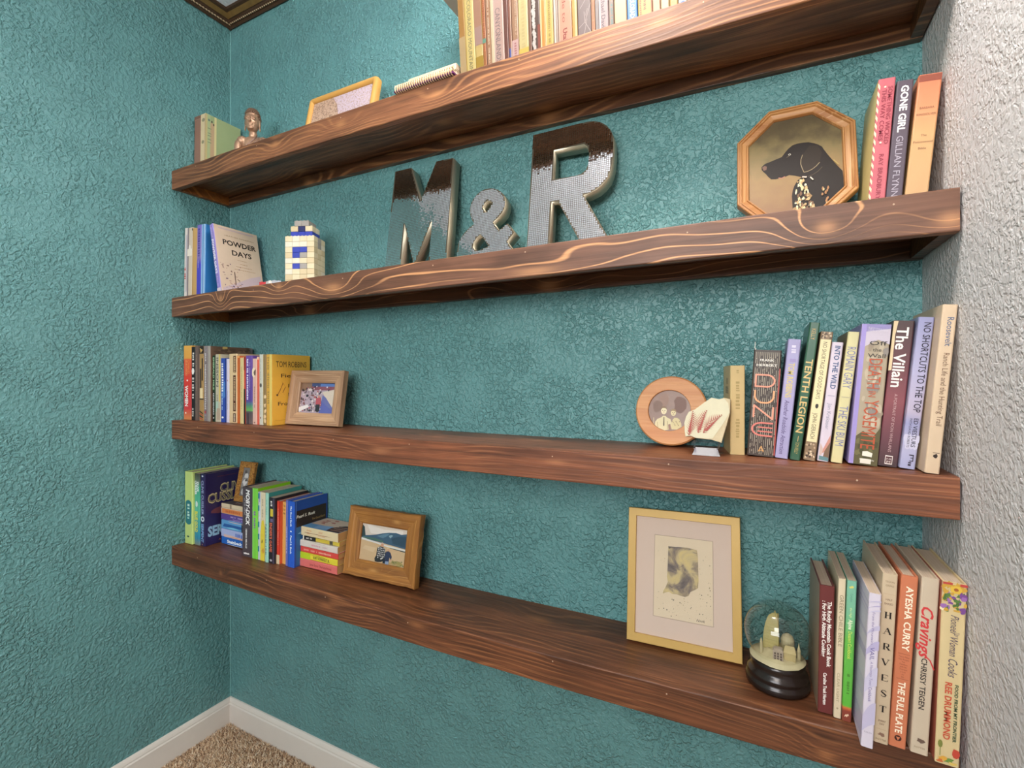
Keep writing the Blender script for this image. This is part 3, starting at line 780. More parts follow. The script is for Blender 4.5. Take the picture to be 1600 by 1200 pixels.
# letters with thick and thin strokes and slab feet, as on the tall beige spine
def serif(b, ch, cu, cv, wu, hv_, col):
    t, h = b.t, b.h; W = wu * t; H = hv_ * h
    th, tn = .0022, .0006
    def seg(x0, y0, x1, y1, wd):
        A = Vector((x0, y0)); C = Vector((x1, y1)); d = (C - A).normalized(); n = Vector((-d.y, d.x)) * wd / 2
        b.shape(col, [(cu + p.x / t, cv - p.y / h) for p in (A + n, C + n, C - n, A - n)], off=.0007)
    l, r, u, dn = -W / 2, W / 2, H / 2, -H / 2
    foot = lambda x, y: seg(x - .0019, y, x + .0019, y, tn)
    if ch == 'H':
        for x in (l + th / 2, r - th / 2): seg(x, dn, x, u, th); foot(x, u); foot(x, dn)
        seg(l, 0, r, 0, tn)
    elif ch == 'A':
        seg(l, dn, 0, u, tn); seg(0, u, r, dn, th); seg(l * .5, -H * .12, r * .5, -H * .12, tn); foot(l, dn); foot(r, dn)
    elif ch == 'V':
        seg(l, u, 0, dn, th); seg(0, dn, r, u, tn); foot(l, u); foot(r, u)
    elif ch == 'R':
        seg(l + th / 2, dn, l + th / 2, u, th); foot(l + th / 2, dn)
        seg(l, u, r * .4, u, tn); seg(l, 0, r * .4, 0, tn); seg(r * .55, 0, r * .75, u * .5, th * .8); seg(r * .75, u * .5, r * .55, u, th * .8); seg(0, 0, r, dn, th); foot(r, dn)
    elif ch == 'E':
        seg(l + th / 2, dn, l + th / 2, u, th); seg(l, u, r, u, tn); seg(l, 0, r * .6, 0, tn); seg(l, dn, r, dn, tn); seg(r, u, r, u - .002, tn); seg(r, dn, r, dn + .0022, tn)
    elif ch == 'T':
        seg(0, dn, 0, u, th); seg(l, u, r, u, tn); seg(l, u, l, u - .0022, tn); seg(r, u, r, u - .0022, tn); foot(0, dn)
    elif ch == 'S':
        q = [(r * .8, u * .6), (r * .4, u), (-r * .4, u), (l * .85, u * .5), (0, 0), (r * .85, dn * .5), (r * .4, dn), (-r * .4, dn), (l * .85, dn * .6)]
        for i, (a, c) in enumerate(zip(q, q[1:])): seg(*a, *c, th if i in (3, 4) else .001)
b = Book('h_harvest', 'tall beige cookbook with seven spaced black serif capitals', 'c8b294', 'hard', group=GH)
b.htext('TIEGHAN', '8c7258', .052, .011, wf=.62).htext('GERARD', '8c7258', .075, .011, wf=.55).rect('b89c7c', .118, .1195, .12, .88).htext('HALF', '6a4c3c', .157, .012, wf=.42).htext('BAKED', '6a4c3c', .182, .012, wf=.55)
for k, ch in enumerate('HARVEST'): serif(b, ch, .5, .243 + k * .092, .40, .036, '241c1a')
b.htext('EVERY', '6a4c3c', .872, .011, wf=.48).htext('DAY', '6a4c3c', .890, .011, wf=.3).rect('b89c7c', .915, .9165, .12, .88)
b.blob('8c6a58', .5, .945, .2, .011, n=9, jit=.4).htext('POTTER', '8c7258', .982, .010, wf=.7).done()
b = Book('h_orange', 'burnt orange cookbook with cream capitals down its spine', 'c67552', 'hard', group=GH)
b.vtext('AYESHA CURRY', 'f6e6cc', .06, .435, .55, .40, bold=.025).vtext('THE FULL PLATE', 'f6e6cc', .615, .915, .5, .40, bold=.025).rect('8c4a38', .452, .454, .15, .85).rect('8c4a38', .598, .6, .15, .85)
for k in range(9): b.htext(('Flavor-Filled', 'Easy Recipes', 'for', 'Families', 'with No', 'Time and', 'a Lot', 'to', 'Do')[k], '8c4a38', .474 + k * .0145, .009, u=.5, wf=(.6, .6, .2, .45, .4, .45, .3, .15, .15)[k])
b.blob('3c1e18', .5, .945, .21, .0165, n=18).shape('c67552', [(.38, .938), (.62, .938), (.5, .958)], off=.0009); b.done()
b = Book('h_cravings', 'beige cookbook with red script title above black capitals', 'c6b49c', 'hard', group=GH)
b.vtext('Cravings', 'cc3a3c', .165, .455, .44, .66, shear=.35, bold=.02).vtext('CHRISSY TEIGEN', '2c2422', .455, .745, .44, .32, bold=.015, off=.0009)
stroke(b, 'cc3a3c', [(.35, .43), (.75, .46), (.98, .505)], .0018); b.blob('6a5448', .5, .925, .22, .013, n=9, jit=.45).htext('POTTER', '8c7258', .968, .009, wf=.6); b.done()
b = Book('h_pioneer', 'cream cookbook with flowers on its spine at the far right', 'd2bb8c', 'hard', group=GH, side='a85a48')
rr = random.Random(9)
for k in range(60):
    v = rr.uniform(.01, .155); c = 'c89a3c' if v < .05 else rr.choice(('7a4a8c', '58783c', '9a6aa8', '4c6a34', 'c89a3c', 'e8d8b0'))
    b.blob(c, rr.uniform(.05, .95), v, rr.uniform(.06, .14), rr.uniform(.007, .016), n=7, jit=.45, off=.0004 + k * 5e-6)
for k in range(7): b.blob('d8b040', .55 + .16 * math.cos(k * .9), .035 + .012 * math.sin(k * .9), .10, .011, n=6, jit=.2, off=.0008)
b.blob('a8602c', .55, .035, .10, .009, off=.0009)
b.rect('b8443c', 0, .012, 0, .4).rect('b8443c', 0, .014, .7, 1)
b.vtext('The', '6a5a6a', .265, .29, .68, .14, shear=.3).vtext('Pioneer Woman', '54465a', .175, .40, .55, .34, shear=.35).vtext('Cooks', '54465a', .415, .515, .55, .38, shear=.35)
b.vtext('REE DRUMMOND', 'c4543a', .545, .86, .42, .27, bold=.03).vtext('FOOD FROM MY FRONTIER', '3c5038', .55, .865, .74, .14, bold=.03)
b.blob('7a7c3c', .18, .89, .10, .022, n=9).rect('7a7c3c', .905, .955, .17, .20).blob('bc4634', .82, .925, .15, .024, n=9, jit=.2).blob('6a8a40', .55, .972, .2, .014, jit=.4).blob('d8a040', .3, .965, .14, .011, jit=.4).blob('c86a38', .2, .985, .16, .01, jit=.4).blob('d8b860', .7, .985, .16, .011, jit=.4); b.done()
# dark slim book wedged behind the beige and orange ones is read as shadow in the photo: left out

# ---- shelf 3, left
GD = 'tightly packed book row at the left end of the third shelf'
b = Book('d_women', 'bright red and orange paperback at the left end of its row, third shelf', 'd8432f', group=GD, grad=vgrad('red_cover', [(0, 'e2a94e'), (.17, 'e0a048'), (.19, 'dc5a36'), (.5, 'd63a30'), (.85, 'd0363a'), (1, 'd88a50')], BK['d_women'][5]))
b.vtext('CHARLES', 'e8a050', .2, .38, .68, .26).vtext('BUKOWSKI', 'e8b070', .2, .40, .36, .26).blob('f4e8dc', .5, .47, .1, .012).vtext('WOMEN', 'f8f0e8', .54, .82, .40, .40, bold=.03).blob('f4e8dc', .3, .91, .08, .012).done()
b = Book('d_blackwhite', 'black paperback with broken white lettering beside the red one', '231e1e', group=GD)
b.marks('e8e0d8', .08, .26, .55, .5).blob('f0ece4', .5, .33, .3, .05, n=8, jit=.3).marks('d8d0c8', .42, .70, .5, .55, seed=4).marks('c8c0b8', .80, .95, .45, .5, seed=6).done()
b = Book('d_brown', 'plain brown grey paperback, third from the left on the third shelf', '6f5a50', group=GD)
b.rect('4c3a32', 0, 1, .72, .84).marks('9c8878', .12, .6, .35, .2).done()
b = Book('d_tanblack', 'tan and black patterned paperback with zigzag foot', 'a88450', group=GD)
b.rect('2a211c', 0, .10).shape('c8a060', [(.1, .02), (.8, .05), (.3, .09)], off=.0005).rect('382c22', .16, .46, .55, .85).rect('463628', .30, .56, .1, .45).rect('e8d0a0', .56, .70, .15, .8, off=.0005).rect('2a211c', .70, .715)
for k in range(4): b.shape('b04a34' if k % 2 else '2c2420', [(.05, .86 + k * .03), (.9, .90 + k * .025), (.9, .915 + k * .025), (.05, .88 + k * .03)], off=.0006)
b.done()
b = Book('d_speckle', 'grey speckled paperback with small violet print', '857a78', group=GD)
rr = random.Random(21)
for k in range(70): b.blob(rr.choice(('5c5058', 'b0a8a4', '6a4a50', '9c94a4')), rr.uniform(.08, .92), rr.uniform(.03, .97), .08, .006, n=5, jit=.4, off=.0003 + k * 3e-6)
b.marks('d8d0cc', .1, .9, .55, .35, off=.0009).blob('b04a50', .5, .88, .25, .02, n=7, jit=.3, off=.001).done()
b = Book('d_greytall', 'tall grey book with mottled brown cover rising behind the shorter ones', '9c948a', d=.147, group=GD, side='6b5140')
for k in range(26): b.blob(rr.choice(('4c3a2e', '846a52', '5a4636')), rr.uniform(.05, .95), rr.uniform(.01, .13), .05, .012, 'r', n=7, jit=.4, off=.0003 + k * 5e-6)
b.rect('c8a860', .0, .03, .30, .42, 'r', .0006).done()
b = Book('d_emerald', 'dark green paperback with a black label and pale green capitals', '23402a', group=GD)
b.rect('182c1e', .01, .53, .1, .9).rect('141414', .55, .985, .1, .9).vtext('EMERALD MILE', 'a8d0a0', .03, .52, .5, .46, bold=.03).vtext('KEVIN FEDARKO', 'e8ece4', .57, .90, .5, .34, bold=.03).blob('e8ece4', .5, .945, .2, .012).done()
b = Book('d_insson', 'pale grey and yellow paperback with large dark serif letters', 'bdb49c', group=GD)
b.rect('d2ba66', 0, .70, .70, 1).rect('a8c0b0', .70, .85, .1, .6).vtext('INSSON', '3c3c40', .05, .48, .42, .40, bold=.01).marks('8a8474', .60, .68, .4, .3).rect('b09a84', .8, .97, .3, .95).done()
b = Book('d_blue', 'royal blue paperback with white capitals and a white emblem at its foot', '2f4aa0', group=GD)
b.shape('4a78bc', [(.2, .4), (.95, .35), (.95, .6), (.3, .64)]).marks('eef0f4', .08, .50, .35, .36, seed=9).marks('b8cce4', .55, .82, .3, .22).blob('f0f0f0', .38, .925, .2, .016).rect('24346c', 0, 1, .88, 1).done()
b = Book('d_white', 'slim white lavender paperback beside the royal blue one', 'cfc6d4', group=GD)
b.blob('b48a94', .5, .34, .2, .015).marks('b0a8bc', .5, .8, .5, .3).done()
b = Book('d_cream', 'thick cream paperback with dark brown framed label along its spine', 'd6b98e', group=GD)
b.rect('5a3422', .03, .27, .56, .92).rect('5a3422', .31, .83, .54, .90).rect('5a3422', .86, .985, .54, .90).marks('e0c090', .05, .25, .74, .18, off=.0009).marks('c8a880', .34, .81, .72, .2, off=.0009, seed=2).marks('e8d8c0', .875, .97, .72, .16, off=.0009).done()
b = Book('d_orange', 'narrow burnt orange paperback, plain spine, third shelf left', 'c8662c', group=GD); b.rect('a84e20', 0, 1, .78, 1).rect('e0a060', 0, .03).done()
b = Book('d_cream2', 'yellowed cream paperback between the orange and purple ones', 'd2bd86', group=GD); b.rect('d0603a', 0, .015).marks('a8905c', .15, .8, .45, .2).done()
b = Book('d_redthin', 'very thin red and black book left of the purple one', 'b8402e', group=GD); b.rect('2a1c1a', .48, 1).rect('8c2c24', 0, .2).done()
b = Book('d_purple', 'purple paperback with green aurora band above a grey foot', '5f3d8e', group=GD, grad=vgrad('aurora_cover', [(0, '6a4a98'), (.35, '5c3a8c'), (.66, '58408e'), (.72, '4a7a72'), (.80, '68a850'), (.815, '5a6a58'), (.83, '54484c'), (1, '6a5854')], BK['d_purple'][5]))
b.marks('f0ecf4', .05, .64, .3, .26, seed=3).marks('c0b8d4', .1, .5, .65, .1).rect('463a40', .84, 1, .25, .5).done()
b = Book('d_pink', 'pale pink paperback with an oval emblem, right of the purple one', 'd8b0a0', group=GD)
b.blob('e8d4b4', .3, .21, .42, .075, n=16).blob('6a584a', .55, .21, .22, .045, n=10, jit=.3, off=.0006).marks('a8786c', .42, .75, .5, .3).blob('8a6a60', .5, .97, .18, .012).done()
b = Book('d_redthin2', 'thin coral red book beside the pale pink one', 'cf5a44', group=GD); b.rect('e8c0a0', 0, .04).done()
b = Book('d_pale', 'pale grey green paperback with a round dark emblem', 'c9c6b6', group=GD)
b.blob('54504c', .45, .44, .28, .03, n=12).marks('9c988c', .06, .36, .4, .22).marks('a8a498', .55, .85, .4, .18).blob('8a4c3c', .4, .9, .15, .015).done()
b = Book('d_tanragged', 'tan brown book with chipped pale edge, just left of the yellow one', '8a7048', group=GD)
for v in (.60, .72, .80, .88, .94): b.blob('e4c496', .7, v, .35, .03, n=7, jit=.4)
b.rect('b09a68', 0, .98, .0, .18).done()
b = Book('d_yellow', 'mustard yellow novel showing its front cover, behind the driftwood frame', 'd3a043', d=.148, group=GD, side='dba63c')
b.rect('d8c068', 0, 1, .62, 1).marks('9c8448', .04, .7, .35, .34)
b.htext('TOM ROBBINS', '3a2c1c', .178, .084, u=.50, wf=.80, face='r')
b.htext('Fierce', '4a3620', .325, .052, u=.50, wf=.55, face='r', bold=.01).htext('Invalids', '4a3620', .47, .052, u=.66, wf=.5, face='r', bold=.01).htext('Home', '4a3620', .60, .052, u=.66, wf=.5, face='r', bold=.01).htext('From Hot', '4a3620', .725, .052, u=.52, wf=.74, face='r', bold=.01).htext('Climates', '4a3620', .86, .052, u=.60, wf=.5, face='r', bold=.01)
for (u0, v0, u1, v1) in ((.14, .56, .20, .50), (.20, .50, .27, .40), (.27, .40, .33, .46), (.33, .46, .26, .54), (.26, .54, .33, .58), (.20, .44, .27, .48), (.17, .53, .24, .57), (.24, .38, .29, .43)):
    b.shape('8a5a28', [(u0, v0), (u1, v1), (u1 + .012, v1 + .008), (u0 + .012, v0 + .008)], 'r')
b.blob('4a3620', .13, .575, .025, .015, 'r').rect('b8842c', .93, .935, .08, .5, 'r').done()

# ---- shelf 2, left
GB = 'books leaning at the left end of the second shelf'
b = Book('b_whitered', 'thin white book with small red lettering at the left wall, second shelf', 'dcd2c8', group=GB); b.marks('c84838', .56, .72, .45, .55).rect('b8b0c0', .1, .9, .75, 1).done()
b = Book('b_whitegrey', 'white and grey paperback with pale band, second from left wall', 'd4c2ac', group=GB); b.rect('8c8084', .0, .98, .08, .34).rect('ece0d0', .30, .40, .1, .9).blob('ece0d0', .5, .30, .2, .06).blob('3a2c24', .93, .03, .07, .02).done()
b = Book('b_tan', 'plain tan book in the leaning group, second shelf left', 'caa062', group=GB); b.rect('b88c50', 0, 1, 0, .16).done()
b = Book('b_purpleblue', 'violet and deep blue paperback in the leaning group', '6a5cae', group=GB, grad=vgrad('violet_cover', [(0, '7a6cb8'), (.45, '8a78b0'), (.55, '4a44b8'), (1, '4444b0')], .252))
b.marks('4c3c8c', .05, .45, .5, .5).marks('b4a8d4', .5, .6, .4, .2).done()
b = Book('b_lightblue', 'sky blue book with white striped spine and blue front cover', '78a4d0', 'hard', group=GB, side='2f74b4'); b.rect('a8c4e0', 0, 1, .2, .34).rect('e4ecf4', 0, 1, .74, .82).rect('5c8cc0', 0, 1, .45, .6).done()
b = Book('b_powder', 'cream hardback with bold black title on its cover, leaning left', '8f7fc0', 'hard', d=.163, group=GB, side='d8bfa6')
b.rect('d4c4c8', .93, 1).marks('b8b0dc', .05, .18, .45, .3).vtext('POWDER DAYS', 'f4f0f4', .22, .72, .42, .5, bold=.03).marks('b0a4d4', .76, .90, .45, .3)
b.htext('HEATHER HANSMAN', '9c7c60', .145, .021, u=.56, wf=.66, face='r').htext('POWDER', '2a2220', .275, .075, u=.55, wf=.76, face='r', bold=.025).htext('DAYS', '2a2220', .415, .075, u=.57, wf=.45, face='r', bold=.025)
b.lines('b08868', 'r', [(.45, .66, .475, .007), (.50, .68, .53, .007), (.40, .76, .575, .007), (.36, .84, .62, .007)])
b.shape('cbb4b8', [(.05, 1.0), (.05, .93), (.35, .84), (.7, .72), (.96, .66), (.96, .86), (.5, .99)], 'r', .0003).shape('bba8c0', [(.45, .99), (.7, .86), (.96, .78), (.96, .84), (.7, .93)], 'r', .0004)
rr = random.Random(33)
for k in range(46): b.blob(rr.choice(('7a5c50', 'a8887c', '6a5068', 'c09a88')), rr.uniform(.06, .50), rr.uniform(.56, .93), rr.uniform(.008, .03), rr.uniform(.004, .012), 'r', n=6, jit=.4, off=.0005 + k * 3e-6)
b.rect('6a5048', .67, .86, .335, .355, 'r', .0008).shape('8c3438', [(.60, .90), (.66, .845), (.70, .845), (.76, .90), (.72, .90), (.68, .875), (.65, .90)], 'r', .0008)
b.shape('4a3c50', [(.24, .93), (.30, .98), (.40, .90), (.38, .895), (.30, .955), (.27, .92)], 'r', .0008).rect('c8b0b0', .03, .05, .1, .9, 'r').done()

# ---- shelf 1, left
GA = 'two old books in the left corner of the topmost shelf'
b = Book('a_brown', 'plain brown book against the left wall, topmost shelf', '8f6a58', 'hard', group=GA); b.rect('7a5848', 0, .05).rect('a07c6c', .05, .06).done()
b = Book('a_green', 'old sage green cloth book with a cream spine, topmost shelf corner', 'd2bd94', 'hard', d=.132, group=GA, side='9ca878', pages='tan')
b.blob('8c8464', .55, .10, .3, .03).blob('8c8464', .5, .46, .26, .03).rect('b89a74', .02, .98, .86, .97).rect('c2b07c', 0, 1, 0, .05, 'r').rect('a8b484', .0, 1, .05, .13, 'r').rect('bc9c78', .12, 1, .13, .24, 'r').rect('d4c890', 0, 1, .24, .30, 'r').blob('6a7c70', .09, .09, .03, .02, 'r', off=.0006).blob('4c4438', .17, .10, .02, .02, 'r', off=.0006).blob('4c4438', .22, .14, .02, .02, 'r', off=.0006)
for v in (.22, .30, .34, .40, .45): b.rect('7c8464', v, v + .012, .06, .16, 'r', .0006)
b.lines('6c6440', 'r', [(.44, .80, .66, .02), (.40, .78, .74, .02), (.46, .78, .82, .02)]).done()

# ---- shelf 4, left
GF = 'paperbacks and hardbacks at the left end of the lowest shelf'
b = Book('f_lime', 'pale lime green hardback with teal rounded label at the left wall', 'bcd07c', 'hard', d=.155, group=GF)
b.shape('2c7478', [(.5 + .40 * math.cos(a) , .565 + .05 * math.sin(a) * (1) + (.12 if math.sin(a) > 0 else -.12)) for a in [k * math.pi / 8 for k in range(16)]]).marks('c8e0d0', .45, .69, .5, .3, off=.0009).blob('3c5c4c', .45, .90, .16, .012).done()
b = Book('f_tealyellow', 'teal sea adventure paperback with yellow title and white author letters', '46a48c', d=.150, group=GF, grad=vgrad('sea_cover', [(0, '3c3c34'), (.10, '5a6a5c'), (.2, '3ca080'), (.5, '58b494'), (.75, '3c98a0'), (.9, '2c84a4'), (1, '7c8478')], BK['f_tealyellow'][5]))
b.vtext('CLIVE', 'f0f0ec', .11, .25, .72, .34, bold=.04).vtext('CUSSLER', 'f0f0ec', .10, .30, .30, .34, bold=.04).blob('c8d8d0', .5, .42, .25, .04, n=8, jit=.3).vtext('BLUE GOLD', 'e0d440', .53, .82, .42, .50, bold=.04).done()
b = Book('f_serpent', 'navy hardback showing a cover with outlined gold and blue letters', '2b2450', 'hard', d=.152, group=GF, rough=.3)
b.vtext('CLIVE CUSSLER', '98a0c4', .09, .57, .48, .48, bold=.03).blob('c8ccd8', .48, .03, .2, .012).blob('d0d4e0', .5, .625, .40, .038, n=14).blob('2b2450', .5, .625, .2, .018, n=10, off=.0009).vtext('SERPENT', '88b0dc', .69, .95, .48, .5, bold=.03).blob('c08a60', .45, .98, .1, .007)
b.htext('CLIVE', 'c8b888', .285, .115, u=.66, wf=.60, face='r', bold=.045).htext('CLIVE', '5a5a58', .278, .095, u=.66, wf=.57, face='r', bold=.01, off=.0009)
b.htext('CUSSLER', 'c8b888', .415, .125, u=.54, wf=.94, face='r', bold=.045).htext('CUSSLER', '6a6450', .408, .105, u=.54, wf=.91, face='r', bold=.01, off=.0009)
b.htext('SERPENT', '90b8cc', .875, .13, u=.52, wf=.9, face='r', bold=.045).htext('A NOVEL', 'c07848', .965, .022, u=.5, wf=.35, face='r').rect('6a3430', .06, .065, .3, .8, 'r').blob('6c3c44', .55, .53, .4, .05, 'r', n=12, jit=.2).blob('b09494', .62, .62, .06, .12, 'r', n=9, jit=.3).done()
b = Book('g_moby', 'thick charcoal hardback with slanted white title, left of lime green one', '4b4146', 'hard', d=.128, group=GF, side='3c3438')
b.vtext('MOBY-DICK', 'f4f0ec', .03, .545, .56, .36, shear=.15, bold=.03).vtext('or, The Whale', 'c8c0c0', .16, .40, .26, .12).vtext('HERMAN MELVILLE', 'e8e4e0', .60, .88, .42, .14, bold=.03)
for k, u in enumerate((.22, .38, .54, .68)): b.blob('ece4e0', u, .955, .08, .012, n=7, jit=.4)
b.done()
b = Book('g_limegreen', 'bright lime green paperback with small violet print', '7cce48', d=.128, group=GF, side='86c020'); b.rect('8cd860', 0, 1, 0, .22).marks('8a64a0', .33, .56, .45, .4).done()
b = Book('g_tealwhite', 'slim teal and white paperback right of the lime green one', 'c4ccd0', d=.125, group=GF, pages='tan')
for v in (.02, .2, .44, .62, .80): b.rect('2c848c', v, v + .08, .05, .55)
b.rect('7a6aa4', .0, .15, .55, .75).done()
b = Book('g_yellowbeige', 'beige paperback turning yellow toward its foot', 'd8c8a8', d=.128, group=GF); b.shape('dcc440', [(.0, 1), (0, .6), (.3, .42), (.7, .40), (1, .5), (1, 1)]).marks('a09078', .1, .35, .5, .3).blob('8a7a34', .4, .72, .2, .03, n=8, jit=.4, off=.0006).blob('c8963c', .6, .85, .25, .04, n=8, jit=.4, off=.0006).done()
b = Book('g_aqua', 'pale aqua paperback with dark lettering and teal front cover', '9fd0bc', d=.13, group=GF, side='3f8c84'); b.marks('2c5c58', .45, .88, .3, .34).marks('6aa89c', .1, .3, .5, .3).done()
b = Book('g_ender', 'black paperback with yellow block and red orange title', '2b262c', d=.13, group=GF); b.rect('d2bc3c', .17, .285, .25, .75).marks('e8e0dc', .05, .13, .42, .34).rect('6a6084', .32, .37, .25, .7).vtext("ENDER'S GAME", 'd86a50', .385, .83, .36, .40, bold=.03).rect('54485c', 0, 1, .72, .9).blob('b8b0b8', .4, .955, .2, .018).done()
b = Book('g_redcream', 'red paperback with a cream foot, beside the black one', 'd8432f', d=.125, group=GF, side='d8603a'); b.rect('e0c49c', .855, 1).marks('e8a48c', .12, .70, .5, .26).rect('c02c28', 0, .855, .78, 1).done()
b = Book('g_orange', 'amber paperback with short dark words on its spine', 'dda65a', d=.118, group=GF); b.htext('The', '3c2a1c', .075, .030, u=.55, wf=.55).htext('Sun', '3c2a1c', .135, .030, u=.55, wf=.55).htext('Also', '3c2a1c', .195, .030, u=.55, wf=.6).done()
b = Book('g_bluethin', 'thin slate violet hardback pressed against the royal blue one', '6a6cae', 'hard', d=.128, group=GF); b.marks('b8b4d8', .4, .8, .5, .4).done()
b = Book('g_blue', 'royal blue hardback with a dark panel on its front cover', '2c5cc0', 'hard', d=.133, group=GF, side='2a4c96', rough=.35)
b.rect('2450a8', 0, 1, .0, .08).vtext('The Good Earth', 'e4ecf4', .07, .38, .5, .24, bold=.03).blob('f0f4f8', .5, .455, .14, .012, n=5).vtext('Pearl S. Buck', 'e4ecf4', .52, .80, .5, .24, bold=.03)
b.rect('6a8ac8', .005, .30, .045, .06, 'r').rect('33261e', .15, .40, .06, .96, 'r').htext('Pearl S. Buck', 'f4ecd8', .265, .045, u=.34, wf=.55, face='r', shear=.2, bold=.02, off=.0008).htext('The Good Earth', 'b89858', .355, .032, u=.72, wf=.40, face='r', off=.0008)
b.rect('2c6498', .40, .98, .06, .96, 'r').shape('7cacd0', [(.1, .50), (.5, .42), (.9, .46), (.5, .56)], 'r', .0006).shape('c4d8e4', [(.2, .60), (.6, .52), (.9, .62), (.4, .68)], 'r', .0006).done()

# ---- two piles of paperbacks lying flat
def flat(label, colour, xr, y, z, t, L, d, group, **kw):
    """book on its side: head end left, spine to the front, front cover up"""
    return Book(None, label, colour, d=d, at=(xr, y, z + t / 2, t, L), rot=(0, R(-90), R(kw.pop('yaw', 0))), group=group, **kw)
GS = 'small pile of six paperbacks beside the wooden beach frame'
z = sz(4, -1.34) + .0004
P6 = [('bottom salmon pink paperback of the pile beside the beach frame', 'd8706a', .0262, .172), ('bright yellow paperback second from the bottom of its pile', 'dccc3c', .0194, .170), ('tomato red paperback under the white one in the pile', 'd44a42', .0180, .169), ('white paperback with pink print in the middle of the pile', 'd8ccc0', .0204, .168), ('yellow and black paperback second from the top of the pile', 'd0b844', .0132, .160), ('cream paperback with landscape cover on top of the pile', 'decaa0', .0285, .165)]
for k, (lb, c, t, L) in enumerate(P6):
    xr = -1.1615 - (.004, .003, .001, .002, .0, .001)[k]
    b = flat(lb, c, xr, 1.085 + (0, .001, .002, 0, .006, .001)[k], z, t, L, .104, GS, pages='old', side='6c9cc4' if k == 5 else None, yaw=(0, 0, 0, 0, .5, -.5)[k])
    z += t + .0005
    if k == 0: b.vtext('Jane Eyre', '8c3038', .30, .52, .5, .30).vtext('Charlotte Brontë', '8c3038', .55, .86, .5, .30).blob('8c3038', .10, .5, .03, .2, n=7, jit=.3)
    if k == 1: b.rect('b8cc28', 0, .3).vtext('KURT VONNEGUT, JR.', '54602c', .38, .80, .5, .42, bold=.02).blob('3c3c20', .90, .45, .016, .22).blob('3c3c20', .82, .6, .02, .16)
    if k == 2: b.marks('f0a090', .1, .38, .5, .36).marks('f0b8a0', .44, .82, .5, .34)
    if k == 3: b.marks('d09aa0', .32, .56, .5, .3).marks('c8a8ac', .62, .76, .5, .24).blob('84603c', .89, .5, .012, .22)
    if k == 4: b.rect('2a2624', .02, .36).rect('e8e0d0', -.002, .03).marks('e0d8cc', .09, .25, .5, .4, off=.0009).rect('6c6450', .74, .83).marks('3c3424', .75, .82, .5, .6, off=.0009).blob('3c3420', .90, .5, .02, .2)
    if k == 5:
        b.vtext('EDWARD', 'd8945c', .16, .29, .66, .2).vtext('ABBEY', 'd8945c', .16, .26, .34, .2).shape('7c3838', [(.375, .1), (.42, .1), (.42, .85), (.385, .7)][:4]).vtext('DESERT', 'd0906c', .49, .60, .66, .2).vtext('SOLITAIRE', 'd0906c', .47, .66, .34, .2)
        # landscape on the cover that faces up
        b.shape('d8b8a0', [(.35, .02), (.35, .95), (.98, .80), (.98, .02)][::-1], 'r', .0004)
        for (u, v) in ((.62, .22), (.76, .22), (.52, .24), (.68, .42), (.85, .40)): b.blob('b86a5c', u, v, .05, .07, 'r', .0007, n=8, jit=.4)
        b.shape('8cacd0', [(.05, .30), (.32, .28), (.40, .62), (.12, .66)], 'r', .0006).shape('5a2c24', [(.03, .66), (.30, .62), (.62, .80), (.62, .99), (.03, .99)], 'r', .0006)
        for q in range(7): b.shape('c48a70' if q % 2 else '2c1814', [(.05 + .07 * q, .70), (.09 + .07 * q, .70), (.14 + .07 * q, .97), (.10 + .07 * q, .97)], 'r', .0008)
    b.done()
GT = 'six flat paperbacks under the cork frame'
z = sz(4, -1.75) + .0004
P6 = [('blue paperback with white lettering at the bottom of the pile', '2a66b8', .0256), ('pale blue paperback second from the bottom, under the cork frame pile', 'a9b4da', .0284), ('sea blue picture paperback in the middle of the pile', '5f9ccc', .0320), ('violet paperback above the sea blue one in the pile', '5a468e', .0215), ('cream paperback with an orange label, second in the pile', 'd4c0a8', .0215), ('cream paperback on top of the pile, carrying the cork frame', 'd8c4a4', .0149)]
for k, (lb, c, t) in enumerate(P6):
    b = flat(lb, c, -1.583 - (0, .002, .001, .003, .002, .001)[k], 1.088, z, t, .164, .100, GT, pages='old', side='4a4450' if k == 5 else None)
    z += t + .0005
    if k == 0: b.blob('dce8f4', .09, .5, .035, .3, n=8, jit=.3).vtext('Steinbeck', 'f4f8fc', .2, .72, .5, .42, bold=.04).marks('bcd4f0', .76, .98, .5, .3)
    if k == 1: b.shape('d8b8b0', [(.03, .1), (.36, .1), (.3, .9), (.03, .9)]).blob('e09868', .14, .5, .05, .3, n=8, jit=.3).marks('5c74c0', .5, .95, .5, .5)
    if k == 2: b.shape('2c5c9c', [(.24, .05), (.62, .1), (.56, .9), (.3, .85)]).blob('7cc0dc', .22, .4, .1, .24, n=8, jit=.3, off=.0006).rect('2a2a3c', .70, .83).blob('d8b8a8', .88, .5, .04, .3, n=8, jit=.3, off=.0006)
    if k == 3: b.blob('c8bce0', .09, .5, .03, .26).marks('c4b4dc', .34, .9, .68, .26).marks('9c8cc8', .42, .9, .30, .22)
    if k == 4: b.rect('d88850', .03, .80, .12, .9).marks('b85c30', .16, .64, .5, .44, off=.0007).rect('6c5848', .84, .96, .1, .9)
    if k == 5: b.rect('a08870', .3, .36).lines('e8e0d0', 'r', [(.2, .5, .3, .03), (.2, .6, .4, .03)])
    b.done()
ZT = z

